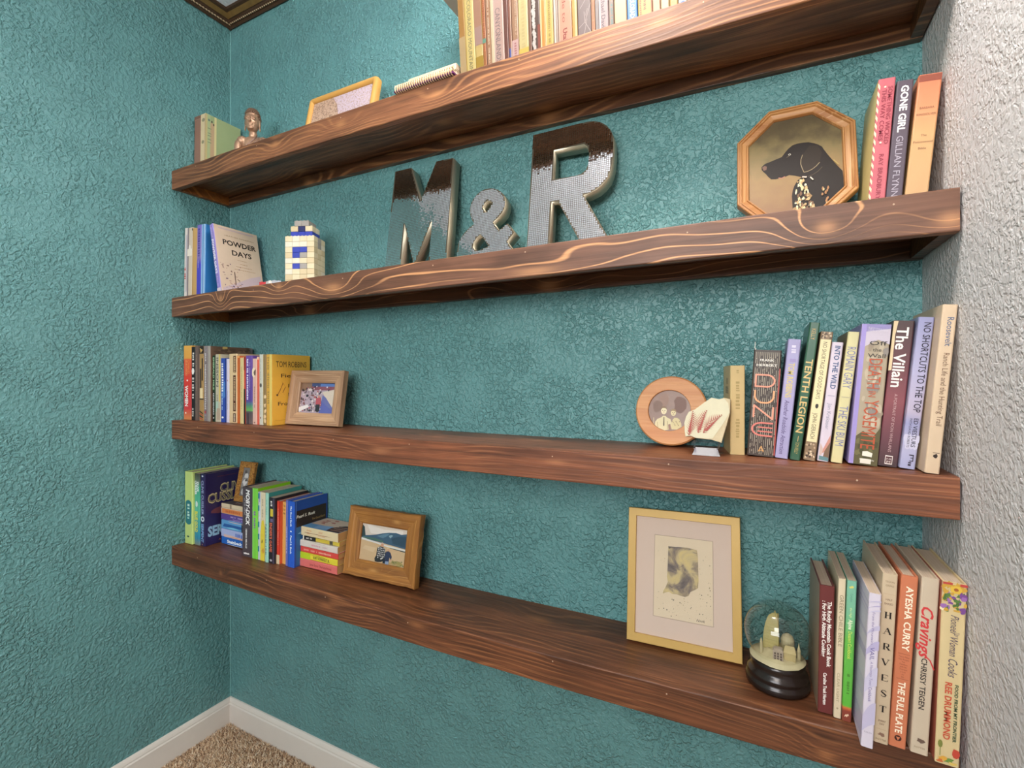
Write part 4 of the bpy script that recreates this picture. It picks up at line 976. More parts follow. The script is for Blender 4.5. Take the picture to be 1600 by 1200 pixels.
# ---- shelf 1: long row whose tops leave the frame
GR = 'long row of guidebooks on the topmost shelf'
ROW = [('d8b680', 'cream and ochre guidebook at the left end of the topmost row'), ('dcc47a', 'pale yellow guidebook with a green grey title, topmost row'), ('cdb06a', 'ochre guidebook with a rose brown head, topmost row'), ('c07a4a', 'narrow orange patterned book, fourth in the topmost row'), ('a87a58', 'brown book with pale beaded spine, topmost row'), ('d8c4a0', 'very thin cream booklet in the topmost row'), ('c4a294', 'dusty pink book with grey capitals, topmost row'), ('6c3c30', 'dark red brown slim book in the topmost row'), ('8c5846', 'slim brown book with a blue foot, topmost row'), ('a67c5c', 'mottled brown book with pinkish foot, topmost row'), ('d2c084', 'wide pale yellow green book in the topmost row'), ('7a503c', 'thin chestnut book right of the pale yellow green one'), ('54382a', 'dark book with ragged white stripe, topmost row'), ('cf8c34', 'orange book with a cream edge, topmost row'), ('d4b45c', 'golden yellow book in the middle of the topmost row'), ('a48c7c', 'thin grey brown book with white edge, topmost row'), ('d29678', 'wide salmon book with red lettering, topmost row'), ('cf9c44', 'thin orange yellow book right of the salmon one'), ('7c6864', 'grey photo book with white branches on its spine'), ('d48c60', 'slim orange book right of the branch photo book'), ('8a7c78', 'very thin grey book in the topmost row'), ('b49a98', 'pale mauve book with dark lettering, topmost row'), ('8c7468', 'narrow multicoloured book left of the wide beige one'), ('d0ae84', 'wide plain beige book in the topmost row'), ('3c84d4', 'bright blue book with white capitals, topmost row'), ('ccaa44', 'mustard book with red brown lettering, topmost row'), ('d29c78', 'plain peach book right of the mustard one'), ('d6bf94', 'plain cream book right of the peach one'), ('d0a458', 'amber book near the cropped end of the topmost row'), ('d0d0cc', 'white book with a blue mark, topmost row'), ('c8a878', 'tan book second from the right end of topmost row'), ('b8906c', 'light brown book at the right end of topmost row')]
RB = []
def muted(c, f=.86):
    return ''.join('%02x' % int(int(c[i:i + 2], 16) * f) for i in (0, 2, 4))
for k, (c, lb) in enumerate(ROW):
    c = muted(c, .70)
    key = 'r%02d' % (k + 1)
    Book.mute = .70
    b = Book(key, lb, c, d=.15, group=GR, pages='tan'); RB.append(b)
    if k == 0: b.rect('ac7c38', 0, .7, .1, .95).rect('bc9f70', .66, 1, 0, 1, off=.0004)
    if k == 1: b.vtext('COLORADO MOUNTAIN', '84805a', .36, .99, .5, .42).marks('8c8c64', .2, .32, .5, .2).rect('c8a444', 0, 1, 0, .07)
    if k == 2: b.rect('a87c60', 0, .68).rect('a88678', .62, .78, off=.0004).rect('ac8828', .88, 1, off=.0004)
    if k == 3: b.marks('a85c34', .4, .98, .5, .7).rect('6a9c84', .74, .78).rect('a86834', .86, .99, .2, .8)
    if k == 4: b.marks('e4cdb0', .05, .98, .6, .30).rect('6c4434', 0, 1, 0, .14).rect('c08c68', 0, 1, .88, 1)
    if k == 6: b.vtext('CANYONLANDS', '7c6c6c', .42, .985, .42, .50).rect('d4b8ac', 0, 1, .02, .1).blob('8c5c50', .3, .69, .05, .007).blob('8c5c50', .75, .69, .05, .007)
    if k == 8: b.rect('5460a0', .88, 1, .15, .7).rect('d8b8a0', 0, 1, .72, 1)
    if k == 9: b.marks('d0b090', .3, .75, .65, .3).rect('c8a49c', .80, 1).marks('a86c6c', .83, .98, .5, .4, off=.0007)
    if k == 10: b.marks('c8b478', .2, .9, .5, .4).rect('d8b850', .92, 1)
    if k == 12:
        for q in range(26): b.blob('cfc4bc', .3 + .05 * math.sin(q * 2.1), .03 + q * .037, .22, .026, n=7, jit=.4, off=.0003 + q * 4e-6)
        b.rect('8c4028', .72, 1, .72, 1)
    if k == 13: b.rect('e4c894', 0, 1, 0, .3)
    if k == 14: b.rect('e0c890', 0, 1, 0, .15).marks('a89048', .2, .95, .5, .3)
    if k == 15: b.rect('d8c8bc', 0, 1, .2, .55)
    if k == 16: b.vtext('Guide to', 'a8503c', .40, .80, .45, .26).vtext('Utah', '9c4030', .86, 1.0, .5, .30, bold=.03).rect('e0b49c', 0, 1, .04, .12)
    if k == 17: b.rect('e0c48c', 0, 1, .6, 1)
    if k == 18:
        for (p, q) in (((.1, .90), (.55, .86)), ((.55, .86), (.98, .70)), ((.55, .86), (.95, .97)), ((.6, .80), (.75, .74)), ((.45, .99), (.7, .84)), ((.2, .72), (.9, .60)), ((.55, .86), (.5, .76))): stroke(b, 'c8b4ac', [p, q], .0009)
        b.shape('6a5450', [(0, 0), (1, 0), (1, .5), (0, .6)], off=.0002)
    if k == 19: b.marks('a86040', .5, .95, .5, .3)
    if k == 21: b.vtext('Michael David', '5c4858', .6, 1.0, .45, .42).rect('d8c8c4', 0, 1, 0, .15)
    if k == 22: b.marks('4c8480', .75, .95, .6, .4).marks('d8a050', .5, .72, .5, .5)
    if k == 24: b.vtext('COLORADO', 'f4f4f4', .74, 1.0, .52, .40, bold=.04)
    if k == 25: b.marks('a85c2c', .5, .97, .2, .16).marks('8c5c2c', .5, .92, .5, .2).rect('a83c24', 0, 1, .94, 1)
    if k == 29: b.blob('4c7cc0', .5, .97, .3, .02)
    b.done()
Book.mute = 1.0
Book(None, 'grey beige book lying flat across the tops of the topmost row', 'd0bcac', d=.15, at=(-.560, 1.015, 2.3735 + .011, .020, .205), rot=(0, R(-90), 0), group=None).done()

# ------------------------------------------------------------------ ornaments and frames
def clear_glass(name, tint=(1, 1, 1, 1), rough=0.02, ior=1.45):
    g = NT(name); t = g.t
    tr = g.n('ShaderNodeBsdfTransparent'); tr.inputs[0].default_value = tint
    gl = g.n('ShaderNodeBsdfGlossy'); gl.inputs['Roughness'].default_value = rough
    lw = g.n('ShaderNodeLayerWeight'); f0 = ((ior - 1) / (ior + 1)) ** 2
    fr = g.math('ADD', f0, g.math('MULTIPLY', g.math('POWER', lw.outputs['Facing'], 5.0), 1 - f0))
    mx = g.n('ShaderNodeMixShader')
    t.links.new(fr, mx.inputs[0]); t.links.new(tr.outputs[0], mx.inputs[1]); t.links.new(gl.outputs[0], mx.inputs[2])
    t.links.new(mx.outputs[0], g.out.inputs[0])
    return g.m
M_GLASS = clear_glass('clear_glass')

# ---- silver mosaic letters
M_MIRROR = NT('mirror_tiles'); M_MIRROR.base((.95, .92, .92, 1)); M_MIRROR.metal(1.0); M_MIRROR.rough(0.07); M_MIRROR = M_MIRROR.m
def champagne():
    g = NT('champagne_side_strips'); x, y, z = g.sep(g.coord())
    f = g.math('FRACT', g.math('MULTIPLY', y, 260.0))
    l = g.ramp(f, [(0.0, 0.0), (0.18, 1.0), (0.85, 1.0), (1.0, 0.0)])
    g.base(g.mix(l, lin('6a6050'), lin('c2b69c'))); g.rough(0.32); g.metal(0.55); g.bump(l, 0.5, 0.0006)
    return g.m
M_CHAMP = champagne()
def inside(p, poly_):
    c = False; n = len(poly_); j = n - 1
    for i in range(n):
        (xi, yi), (xj, yj) = poly_[i], poly_[j]
        if (yi > p[1]) != (yj > p[1]) and p[0] < (xj - xi) * (p[1] - yi) / (yj - yi) + xi: c = not c
        j = i
    return c
def filled(name, loops, y0, y1):
    """outline with holes, filled and given thickness along y"""
    c = bpy.data.curves.new(name, 'CURVE'); c.dimensions = '2D'; c.fill_mode = 'BOTH'; c.extrude = (y1 - y0) / 2
    for lp in loops:
        s = c.splines.new('POLY'); s.points.add(len(lp) - 1); s.use_cyclic_u = True
        for p, q in zip(s.points, lp): p.co = (q[0], q[1], 0, 1)
    o = bpy.data.objects.new(name, c); me = bpy.data.meshes.new_from_object(o)
    bpy.data.objects.remove(o); bpy.data.curves.remove(c)
    bm = bmesh.new(); bm.from_mesh(me); bpy.data.meshes.remove(me)
    for v in bm.verts: v.co = Vector((v.co.x, -v.co.z + (y0 + y1) / 2, v.co.y))
    bmesh.ops.remove_doubles(bm, verts=list(bm.verts), dist=1e-5)
    return bm
def mosaic_letter(label, x0, outer, holes=(), cell=0.0050, seed=1, tilt=9.0, Y=1.10, th=.036):
    lift = th * math.sin(R(tilt))
    t = thing('mosaic_letter', label, 'letter', (x0, Y, sz(2, x0) + lift + .0008), (R(-tilt), -math.atan((sz(2, x0 + .1) - sz(2, x0 - .1)) / .2), 0), 'mirror mosaic letters on the second shelf')
    mv = lambda L: [(u - x0, v) for u, v in L]
    outer = mv(outer); holes = [mv(h) for h in holes]
    mesh('letter_body', filled('letter_body', [outer] + holes, 0, th), M_CHAMP, t, fix=True)
    rr = random.Random(seed); bm = bmesh.new()
    us = [p[0] for p in outer]; vs = [p[1] for p in outer]; h = cell * .415
    # slow warps: tiles set by hand never lie in one plane
    v = min(vs) + cell / 2
    while v < max(vs):
        u = min(us) + cell / 2
        while u < max(us):
            ok = all(inside((u + a, v + b), outer) and not any(inside((u + a, v + b), q) for q in holes) for a, b in ((-h, -h), (h, -h), (h, h), (-h, h)))
            if ok:
                ax = .010 * math.sin(u * 60 + seed) + rr.gauss(0, .010); az = .012 * math.sin(v * 45 + seed * 2) + rr.gauss(0, .010)
                poly(bm, [(u + a, -.0007 + a * ax + b * az, v + b) for a, b in ((-h, -h), (h, -h), (h, h), (-h, h))])
            u += cell
        v += cell
    o = mesh('mirror_tiles', bm, M_MIRROR, t, fix=False); o['kind'] = 'stuff'
    return t
mosaic_letter('large silver mirror mosaic letter M, leftmost of the three characters', -.880,
    [(-.9913, 0), (-.9906, .3315), (-.9293, .3309), (-.8817, .2158), (-.838, .3306), (-.7786, .3285), (-.7706, 0), (-.8303, 0), (-.8325, .1524), (-.8824, .018), (-.9327, .1547), (-.9313, 0)], seed=1)
mosaic_letter('small silver mirror mosaic ampersand between the two big letters', -.655,
    [(-.7376, .028), (-.7376, .0378), (-.736, .0653), (-.729, .082), (-.7188, .0948), (-.705, .107), (-.69, .1163), (-.698, .128), (-.7034, .1402), (-.7073, .1545), (-.7073, .1689), (-.704, .181), (-.6973, .1913), (-.688, .201), (-.6769, .2077), (-.665, .211), (-.6512, .2109), (-.638, .208), (-.625, .2021), (-.615, .195), (-.6068, .185), (-.601, .174), (-.5985, .1602), (-.600, .147), (-.6046, .1342), (-.616, .123), (-.6317, .1114), (-.6118, .0854), (-.5875, .1009), (-.5651, .0731), (-.5854, .0514), (-.555, .012), (-.555, 0), (-.606, 0), (-.623, .012), (-.645, .003), (-.67, 0), (-.70, .002), (-.722, .011)],
    [[(-.6681, .1603), (-.661, .171), (-.6545, .1758), (-.645, .174), (-.6386, .1652), (-.646, .153), (-.6566, .1407)], [(-.6674, .0836), (-.678, .075), (-.6871, .0629), (-.6879, .0493), (-.681, .040), (-.667, .037), (-.6399, .0461)]], seed=2, cell=.0046, th=.034)
mosaic_letter('large silver mirror mosaic letter R, rightmost of the three characters', -.421,
    [(-.5267, 0), (-.5302, .3354), (-.3820, .3345), (-.3660, .3318), (-.3480, .3235), (-.3340, .312), (-.3231, .2969), (-.3175, .282), (-.3155, .2677), (-.3150, .24), (-.3163, .2075), (-.320, .189), (-.3261, .1736), (-.338, .160), (-.352, .150), (-.3708, .1432), (-.3839, .141), (-.3053, 0), (-.3743, 0), (-.4488, .1356), (-.4663, .1386), (-.467, 0)],
    [[(-.4689, .2784), (-.3890, .276), (-.3800, .268), (-.3747, .2476), (-.3750, .222), (-.3800, .2060), (-.3920, .198), (-.4050, .1960), (-.467, .1983)]], seed=3)

# ---- frames
def inset(P, s):
    n = len(P); out = []
    for i in range(n):
        a, b, c = Vector(P[i - 1]), Vector(P[i]), Vector(P[(i + 1) % n])
        d1 = (b - a).normalized(); d2 = (c - b).normalized()
        n1 = Vector((-d1.y, d1.x)); n2 = Vector((-d2.y, d2.x))
        k = (n1 + n2); k = k / max(1e-6, k.dot(n1))
        out.append((b.x + k.x * s, b.y + k.y * s))
    return out
def frame(root, P, prof, mats, name='frame_rail', wav=0.0):
    """mitred rails: P outline (ccw, local x/z), prof = (inset, depth) closed profile"""
    n = len(P); rings = [inset(P, s) for s, y in prof]; m = len(prof)
    for k in range(n):
        j = (k + 1) % n; bm = bmesh.new()
        N = 10 if wav else 1; rows = []
        for q in range(N + 1):
            f = q / N; row = []
            for i in range(m):
                a, b = rings[i][k], rings[i][j]
                x = a[0] + (b[0] - a[0]) * f; z = a[1] + (b[1] - a[1]) * f
                if wav and 0 < q < N and prof[i][0] < .004:
                    e = wav * math.sin(q * 2.3 + k * 1.7)
                    d = Vector((b[0] - a[0], b[1] - a[1])).normalized(); x += -d.y * (e + wav); z += d.x * (e + wav)
                row.append(bm.verts.new((x, prof[i][1], z)))
            rows.append(row)
        for a, b in zip(rows, rows[1:]):
            for i in range(m): bm.faces.new((a[i], a[(i + 1) % m], b[(i + 1) % m], b[i]))
        bm.faces.new(rows[0][::-1]); bm.faces.new(rows[-1])
        mesh(name, bm, mats[k % len(mats)], root)
def rectp(W, H): return [(-W / 2, 0), (W / 2, 0), (W / 2, H), (-W / 2, H)]
def place(name, label, cat, x, y, z, tilt, yaw, th, group=None):
    i = min(SH, key=lambda q: abs(sz(q, x) - z))
    roll = -math.atan((sz(i, x + .1) - sz(i, x - .1)) / .2) if abs(sz(i, x) - z) < .02 else 0
    if abs(sz(i, x) - z) < .02: z = sz(i, x)
    return thing(name, label, cat, (x, y, z + th * math.sin(R(tilt)) + .0008), (R(-tilt), roll, R(yaw)), group)
def panel(root, name, P, y, m):
    bm = bmesh.new(); poly(bm, [(u, y, v) for u, v in P]); poly(bm, [(u, y + .002, v) for u, v in P][::-1])
    n = len(P); bm.free(); bm = bmesh.new(); prism(bm, P, y, y + .002)
    return mesh(name, bm, m, root)
class Art:
    """flat print made of coloured shapes lying on one another"""
    def __init__(self, root, y, box_): self.root, self.y, self.b, self.k, self.d = root, y, box_, 0, {}
    def pt(self, u, v, y):
        x0, x1, z0, z1 = self.b
        return (x0 + (x1 - x0) * u, y, z1 - (z1 - z0) * v)
    def shape(self, col, pts):
        self.k += 1
        bm = self.d.setdefault(col, bmesh.new())
        poly(bm, [self.pt(u, v, self.y - .00012 - self.k * 2.2e-5) for u, v in pts])
    def rect(self, col, u0, u1, v0, v1): self.shape(col, [(u0, v1), (u1, v1), (u1, v0), (u0, v0)])
    def blob(self, col, u, v, ru, rv, n=10, jit=0.0, seed=0):
        rr = random.Random(seed + int(u * 1000 + v * 77)); self.shape(col, [(u + ru * math.cos(a) * (1 + rr.uniform(-jit, jit)), v + rv * math.sin(a) * (1 + rr.uniform(-jit, jit))) for a in [2 * math.pi * i / n for i in range(n)]])
    def line(self, col, pts, w):
        x0, x1, z0, z1 = self.b; W, H = x1 - x0, z1 - z0
        for a, c in zip(pts, pts[1:]):
            A = Vector((a[0] * W, a[1] * H)); C = Vector((c[0] * W, c[1] * H)); d = (C - A).normalized(); n = Vector((-d.y, d.x)) * w / 2
            self.shape(col, [(p.x / W, p.y / H) for p in (A + n, C + n, C - n, A - n)])
    def done(self, name='printed_image', mats=None):
        for col, bm in self.d.items():
            o = mesh(name, bm, (mats or {}).get(col) or paint(col, .5, var=.06), self.root, fix=False); o['kind'] = 'stuff'
def easel(root, th, H, tilt, m, w=.045, back=.055, top=.62):
    """hinged back leg; its foot stands on the shelf"""
    lift = th * math.sin(R(tilt)); T = R(tilt)
    y1 = th + back; z1 = (y1 * math.sin(T) - lift + .001) / math.cos(T)
    bm = bmesh.new(); a = Vector((0, th + .001, H * top)); b = Vector((0, y1, z1)); d = (b - a).normalized(); n = Vector((0, -d.z, d.y)) * .003
    if n.y < 0: n = -n
    v = [bm.verts.new(p) for p in (a + Vector((-w * .3, 0, 0)), a + Vector((w * .3, 0, 0)), b + Vector((w * .5, 0, 0)), b + Vector((-w * .5, 0, 0)))]
    u = [bm.verts.new(p.co - n + Vector((0, .0, .0))) for p in v]
    bm.faces.new(v); bm.faces.new(u[::-1])
    for i in range(4): bm.faces.new((v[i], u[i], u[(i + 1) % 4], v[(i + 1) % 4]))
    mesh('easel_leg', bm, m, root)
M_BLACKBOARD = paint('2a1f1a', .7)

# dog portrait in an octagonal frame
T_, W_O = 10, .213
t = place('picture_frame', 'octagonal wooden frame with a black dog portrait, second shelf', 'picture frame', .0575, 1.118, sz(2, .05), T_, 0, .020)
OCT = [(x - .1063, z) for x, z in ((.061, .004), (.150, .004), (.213, .066), (.211, .209), (.1485, .269), (.061, .269), (0, .209), (.001, .066))]
PR_O = [(0, .020), (0, .002), (.0015, 0), (.004, 0), (.0045, .0022), (.0065, .0022), (.007, .0005), (.0085, .0005), (.010, .004), (.018, .006), (.0195, .0035), (.0215, .0035), (.023, .008), (.023, .020)]
mo = wood_mat('octagon_wood', 'a0683a', 'c8945c', 'dcb07c', freq=70, warp=3, seed=2.0, gloss=.3, fine=.3, lmix=.5)
mo2 = wood_mat('octagon_wood_upright', 'a0683a', 'c8945c', 'dcb07c', freq=70, warp=3, seed=4.0, gloss=.3, fine=.3, lmix=.5, axis='z')
frame(t, OCT, PR_O, [mo, mo, mo2, mo, mo, mo, mo2, mo])
def olive():
    g = NT('painted_backdrop'); x, y, z = g.sep(g.coord()); n = g.noise(g.coord(), 28, 4)
    f = g.math('ADD', g.math('DIVIDE', z, .27), g.math('MULTIPLY', g.math('SUBTRACT', n, .5), .5))
    g.base(g.ramp(f, [(.15, lin('8c6a4c')), (.42, lin('9a7c52')), (.62, lin('85734a')), (.80, lin('5c4e34')), (1, lin('463a28'))])); g.rough(.4)
    return g.m
panel(t, 'canvas', inset(OCT, .0215), .010, olive())
art = Art(t, .010, (0, 1, 0, 1)); art.pt = lambda u, v, y: (u - .1063, y, v)
def ashape(col, pts): art.shape(col, pts)
DOG = [(.047, .1485), (.0535, .1545), (.0609, .1564), (.073, .160), (.0842, .1633), (.0901, .1716), (.096, .179), (.1035, .1852), (.112, .1872), (.1205, .1871), (.132, .1856), (.1426, .1806), (.149, .1762), (.1552, .1705), (.1585, .163), (.1639, .1522), (.1742, .1337), (.181, .122), (.1885, .1103), (.1915, .0735), (.166, .0485), (.152, .034), (.1035, .034), (.1017, .0722), (.1035, .085), (.1065, .0946), (.112, .105), (.1197, .1106), (.107, .1165), (.0973, .1199), (.090, .1172), (.0821, .1159), (.073, .1155), (.0647, .117), (.059, .124), (.0549, .1311), (.050, .137), (.047, .1424)]
ashape('261d18', DOG)
art.line = lambda col, pts, w: [art.shape(col, [(a[0] - (c[1] - a[1]) * w / 2 / max(1e-5, math.hypot(c[0] - a[0], c[1] - a[1])), a[1] + (c[0] - a[0]) * w / 2 / max(1e-5, math.hypot(c[0] - a[0], c[1] - a[1]))), (c[0] - (c[1] - a[1]) * w / 2 / max(1e-5, math.hypot(c[0] - a[0], c[1] - a[1])), c[1] + (c[0] - a[0]) * w / 2 / max(1e-5, math.hypot(c[0] - a[0], c[1] - a[1]))), (c[0] + (c[1] - a[1]) * w / 2 / max(1e-5, math.hypot(c[0] - a[0], c[1] - a[1])), c[1] - (c[0] - a[0]) * w / 2 / max(1e-5, math.hypot(c[0] - a[0], c[1] - a[1]))), (a[0] + (c[1] - a[1]) * w / 2 / max(1e-5, math.hypot(c[0] - a[0], c[1] - a[1])), a[1] - (c[0] - a[0]) * w / 2 / max(1e-5, math.hypot(c[0] - a[0], c[1] - a[1])))]) for a, c in zip(pts, pts[1:])]
ashape('33281f', [(.1215, .160), (.118, .140), (.1235, .121), (.138, .1245), (.151, .137), (.155, .158), (.148, .175), (.134, .178)])
art.line('a08c6c', [(.1215, .160), (.1185, .150), (.118, .140), (.1205, .130), (.1235, .1205)], .0012); art.line('a08c6c', [(.1235, .1205), (.131, .1215), (.138, .1245), (.145, .130), (.151, .137)], .0013)
art.line('5c4c3a', [(.155, .126), (.148, .118), (.138, .112), (.130, .110)], .001)
ashape('7a5a4c', [(.048, .147), (.053, .150), (.057, .147), (.056, .140), (.051, .139)])
for (u, v, r) in ((.0985, .1655, .0022),): art.blob('c8c0b0', u, v, r * 1.1, r, 8); art.blob('1c1613', u, v - .0002, r * .6, r * .6, 6)
art.line('6a5a48', [(.093, .160), (.0985, .163)], .0012); art.line('b8786a', [(.078, .117), (.084, .1155), (.090, .118)], .0016)
rr = random.Random(8)
for k in range(110):
    u = rr.uniform(.104, .140); v = rr.uniform(.036, .104)
    if u > .104 + (v - .036) * .10 and u < .146 - (v - .036) * .35: art.blob(rr.choice(('d8c898', 'a08058', 'e4dcb8', '7c5c44', 'c8a878')), u, v, rr.uniform(.0012, .003), rr.uniform(.002, .0055), 6, .4, k)
for k in range(14): art.blob(rr.choice(('d8c898', 'a87850')), rr.uniform(.153, .165), rr.uniform(.045, .085), .0015, .0035, 6, .4, k)
art.line('d8d0c0', [(.134, .107), (.139, .100)], .0022); art.line('d8c0b0', [(.120, .110), (.128, .108)], .003)
art.line('b8a060', [(.174, .136), (.178, .130), (.182, .124)], .0016)
art.done()
easel(t, .020, .26, T_, M_BLACKBOARD, back=.035, top=.5)

# driftwood frame with a crowd photo, third shelf
t = place('picture_frame', 'square driftwood frame with a crowd photo before the mustard novel', 'picture frame', -1.4015 + .1125 * math.cos(R(4.5)), 1.083 + .1125 * math.sin(R(4.5)), sz(3, -1.30), 9, 4.5, .020)
wd = wood_mat('driftwood', '8f6c50', 'c09a76', 'dcb894', freq=60, warp=5, seed=3.0, gloss=.6, fine=.8, lmix=.5)
wd2 = wood_mat('driftwood_upright', '8f6c50', 'c09a76', 'dcb894', freq=60, warp=5, seed=6.0, gloss=.6, fine=.8, lmix=.5, axis='z')
P = rectp(.225, .178)
frame(t, P, [(0, .020), (0, .001), (.001, 0), (.014, 0), (.018, .003), (.034, .004), (.040, .008), (.040, .020)], [wd, wd2, wd, wd2])
panel(t, 'photo_print', inset(P, .0395), .0150, paint('b8a4b0', .3, var=.25, scale=120))
a = Art(t, .0150, (-.0735, .0735, .0390, .1390))
a.rect('8a6a58', 0, .3, 0, .25); a.rect('3c4878', .3, 1, 0, .12); a.rect('5a78b4', .55, 1, .03, .12); a.rect('8c4a58', .3, 1, .12, .24)
a.shape('d8c8b4', [(.62, .30), (1, .20), (1, .85), (.95, .85)]); a.shape('686ca4', [(.60, .98), (.64, .40), (.74, .48), (.98, .85), (.98, 1)]); a.shape('5c62a8', [(.58, 1), (.62, .6), (.98, .92), (.98, 1)])
rr = random.Random(15)
for k in range(95): a.blob(rr.choice(('d8ccc8', 'b05a5c', '2c2830', 'e4d8d0', '8c5a58', 'c8b4b8', 'a88c94', '483840')), rr.uniform(.02, .62), rr.uniform(.18, .95), rr.uniform(.012, .035), rr.uniform(.02, .05), 7, .4, k)
for k in range(8): a.blob(rr.choice(('e0d8d8', '2c2c40', 'a84c50')), rr.uniform(.35, .95), rr.uniform(.10, .26), .02, .03, 6, .4, k)
a.shape('e8e0dc', [(0, .82), (.25, .72), (.3, .80), (.02, .98)]); a.shape('b8505a', [(.48, .50), (.60, .48), (.64, .70), (.48, .72)]); a.blob('d8987c', .55, .45, .03, .035, 8); a.rect('28242c', .49, .60, .71, .93)
a.done()
panel(t, 'glass_pane', inset(P, .0395), .0100, M_GLASS); panel(t, 'backing_board', inset(P, .03), .0205, M_BLACKBOARD)
easel(t, .0225, .178, 9, paint('4a2a20', .6), w=.07, back=.066, top=.55)

# round frame with a sepia couple, third shelf
t = place('picture_frame', 'round blond wooden frame with a sepia photo of a couple', 'picture frame', -.1865, 1.140, sz(3, -.19), 10, 0, .018)
RO, RI, CX, CZ_ = .0795, .0470, -.0035, .0795
N = 48
bm = bmesh.new(); prof = [(RO - .002, .018), (RO, .014), (RO, .003), (RO - .003, 0), (RI + .001, 0), (RI, .001), (RI, .018)]
rings = [[bm.verts.new(((r if i < 4 else r) * math.cos(2 * math.pi * k / N) + (CX if i > 3 else 0), y, CZ_ + r * math.sin(2 * math.pi * k / N))) for k in range(N)] for i, (r, y) in enumerate(prof)]
for q in range(len(prof)):
    A, B = rings[q], rings[(q + 1) % len(prof)]
    for k in range(N): bm.faces.new((A[k], A[(k + 1) % N], B[(k + 1) % N], B[k]))
o = mesh('frame_ring', bm, wood_mat('blond_wood', 'c07a48', 'd89a62', 'e0aa74', freq=40, warp=2, seed=1.0, gloss=.4, fine=.25, lmix=.3), t); smooth_by_angle(o, 35)
disc = [(CX + (RI + .001) * math.cos(2 * math.pi * k / N), CZ_ + (RI + .001) * math.sin(2 * math.pi * k / N)) for k in range(N)]
panel(t, 'photo_print', disc, .006, paint('8c6c5c', .35, var=.12, scale=60))
a = Art(t, .006, (CX - RI, CX + RI, CZ_ - RI, CZ_ + RI))
a.blob('9c7c6c', .38, .25, .12, .18, 12, .2); a.blob('7c5c50', .75, .35, .15, .2, 12, .2); a.blob('84685a', .22, .40, .12, .15, 12, .2)
a.shape('e0d0a4', [(.16, .86), (.17, .78), (.22, .71), (.31, .67), (.35, .63), (.41, .63), (.45, .67), (.53, .71), (.56, .80), (.55, .95), (.40, .985), (.25, .93)])
a.shape('d8c694', [(.56, .95), (.55, .80), (.58, .72), (.62, .67), (.69, .67), (.74, .71), (.78, .80), (.79, .88), (.68, .955)])
a.blob('ecdcb4', .37, .50, .068, .095, 14); a.blob('e4d2a4', .595, .545, .062, .085, 14)
a.shape('8a6e50', [(.305, .47), (.31, .42), (.37, .395), (.43, .42), (.44, .47), (.40, .44), (.34, .44)]); a.shape('a08460', [(.535, .52), (.54, .47), (.60, .45), (.655, .48), (.655, .53), (.61, .50), (.57, .50)])
for (u, v) in ((.34, .50), (.395, .50), (.57, .545), (.62, .545)): a.blob('6c543c', u, v, .010, .010, 6)
for (u, v) in ((.37, .555), (.595, .59)): a.rect('8a6450', u - .02, u + .02, v, v + .008)
for (u, v) in ((.37, .525), (.595, .565)): a.rect('b89870', u - .006, u + .006, v - .02, v + .012)
a.shape('6a5844', [(.365, .66), (.385, .66), (.392, .86), (.375, .885), (.358, .86)]); a.line('b8a070', [(.22, .78), (.24, .92)], .0012); a.line('8c7450', [(.46, .76), (.46, .96)], .0010); a.shape('9c7464', [(.48, .84), (.53, .82), (.55, .95), (.49, .965)])
for k in range(9): a.blob('a8906c', .58 + .02 * k, .76 + .03 * (k % 4), .012, .016, 6, .3, k)
a.rect('d8c8a0', .125, .14, .68, .84)
a.done()
easel(t, .018, .159, 10, M_BLACKBOARD, back=.02, top=.5, w=.03)

# leaf print stone on its clear stand
t = thing('leaf_print_stone', 'white stone slab with three red leaf prints, beside the round frame', 'stone', (-.1010, 1.052, sz(3, -.1) + .0340), (R(-13), 0, 0))
ST = [(-.0134, .0807), (-.0083, .0908), (.0038, .0961), (.0223, .1115), (.037, .1225), (.0519, .1195), (.0621, .1229), (.0738, .1199), (.0735, .0917), (.0687, .0724), (.058, .0293), (.0376, .0344), (.0079, .036), (-.0029, .0402), (-.0135, .0381), (-.0154, .0494), (-.0168, .0673)]
f = lambda L: [((u - .0285) * .95, (v - .036) * .97) for u, v in L]
bm = bmesh.new(); n = len(ST); S2 = f(ST)[::-1]
fr_ = [bm.verts.new((u, 0, v)) for u, v in S2]; mid = [bm.verts.new((u * 1.02, .005, v)) for u, v in S2]; bk = [bm.verts.new((u * .97, .013, v * .98 + .001)) for u, v in S2]
bm.faces.new(fr_); bm.faces.new(bk[::-1])
for A, B in ((fr_, mid), (mid, bk)):
    for i in range(n): bm.faces.new((A[(i + 1) % n], A[i], B[i], B[(i + 1) % n]))
g = NT('limestone'); nz = g.noise(g.coord(), 60, 4); g.base(g.mix(nz, lin('b09c7c'), lin('c8b896'))); g.rough(.85); g.bump(nz, .5, .002)
mesh('stone_slab', bm, g.m, t)
bm = bmesh.new(); poly(bm, [(u, -.0004, v) for u, v in f([(-.0134, .0807), (-.0083, .0908), (.0038, .0961), (.0223, .1115), (.037, .1225), (.0519, .1195), (.0621, .1210), (.070, .112), (.0728, .0917), (.060, .067), (.0405, .0362), (.0079, .036), (-.0029, .0402), (-.0135, .0381), (-.0154, .0494), (-.0168, .0673)])])
mesh('pale_face', bm, paint('c8c0a4', .8, var=.08, scale=50), t, fix=False)
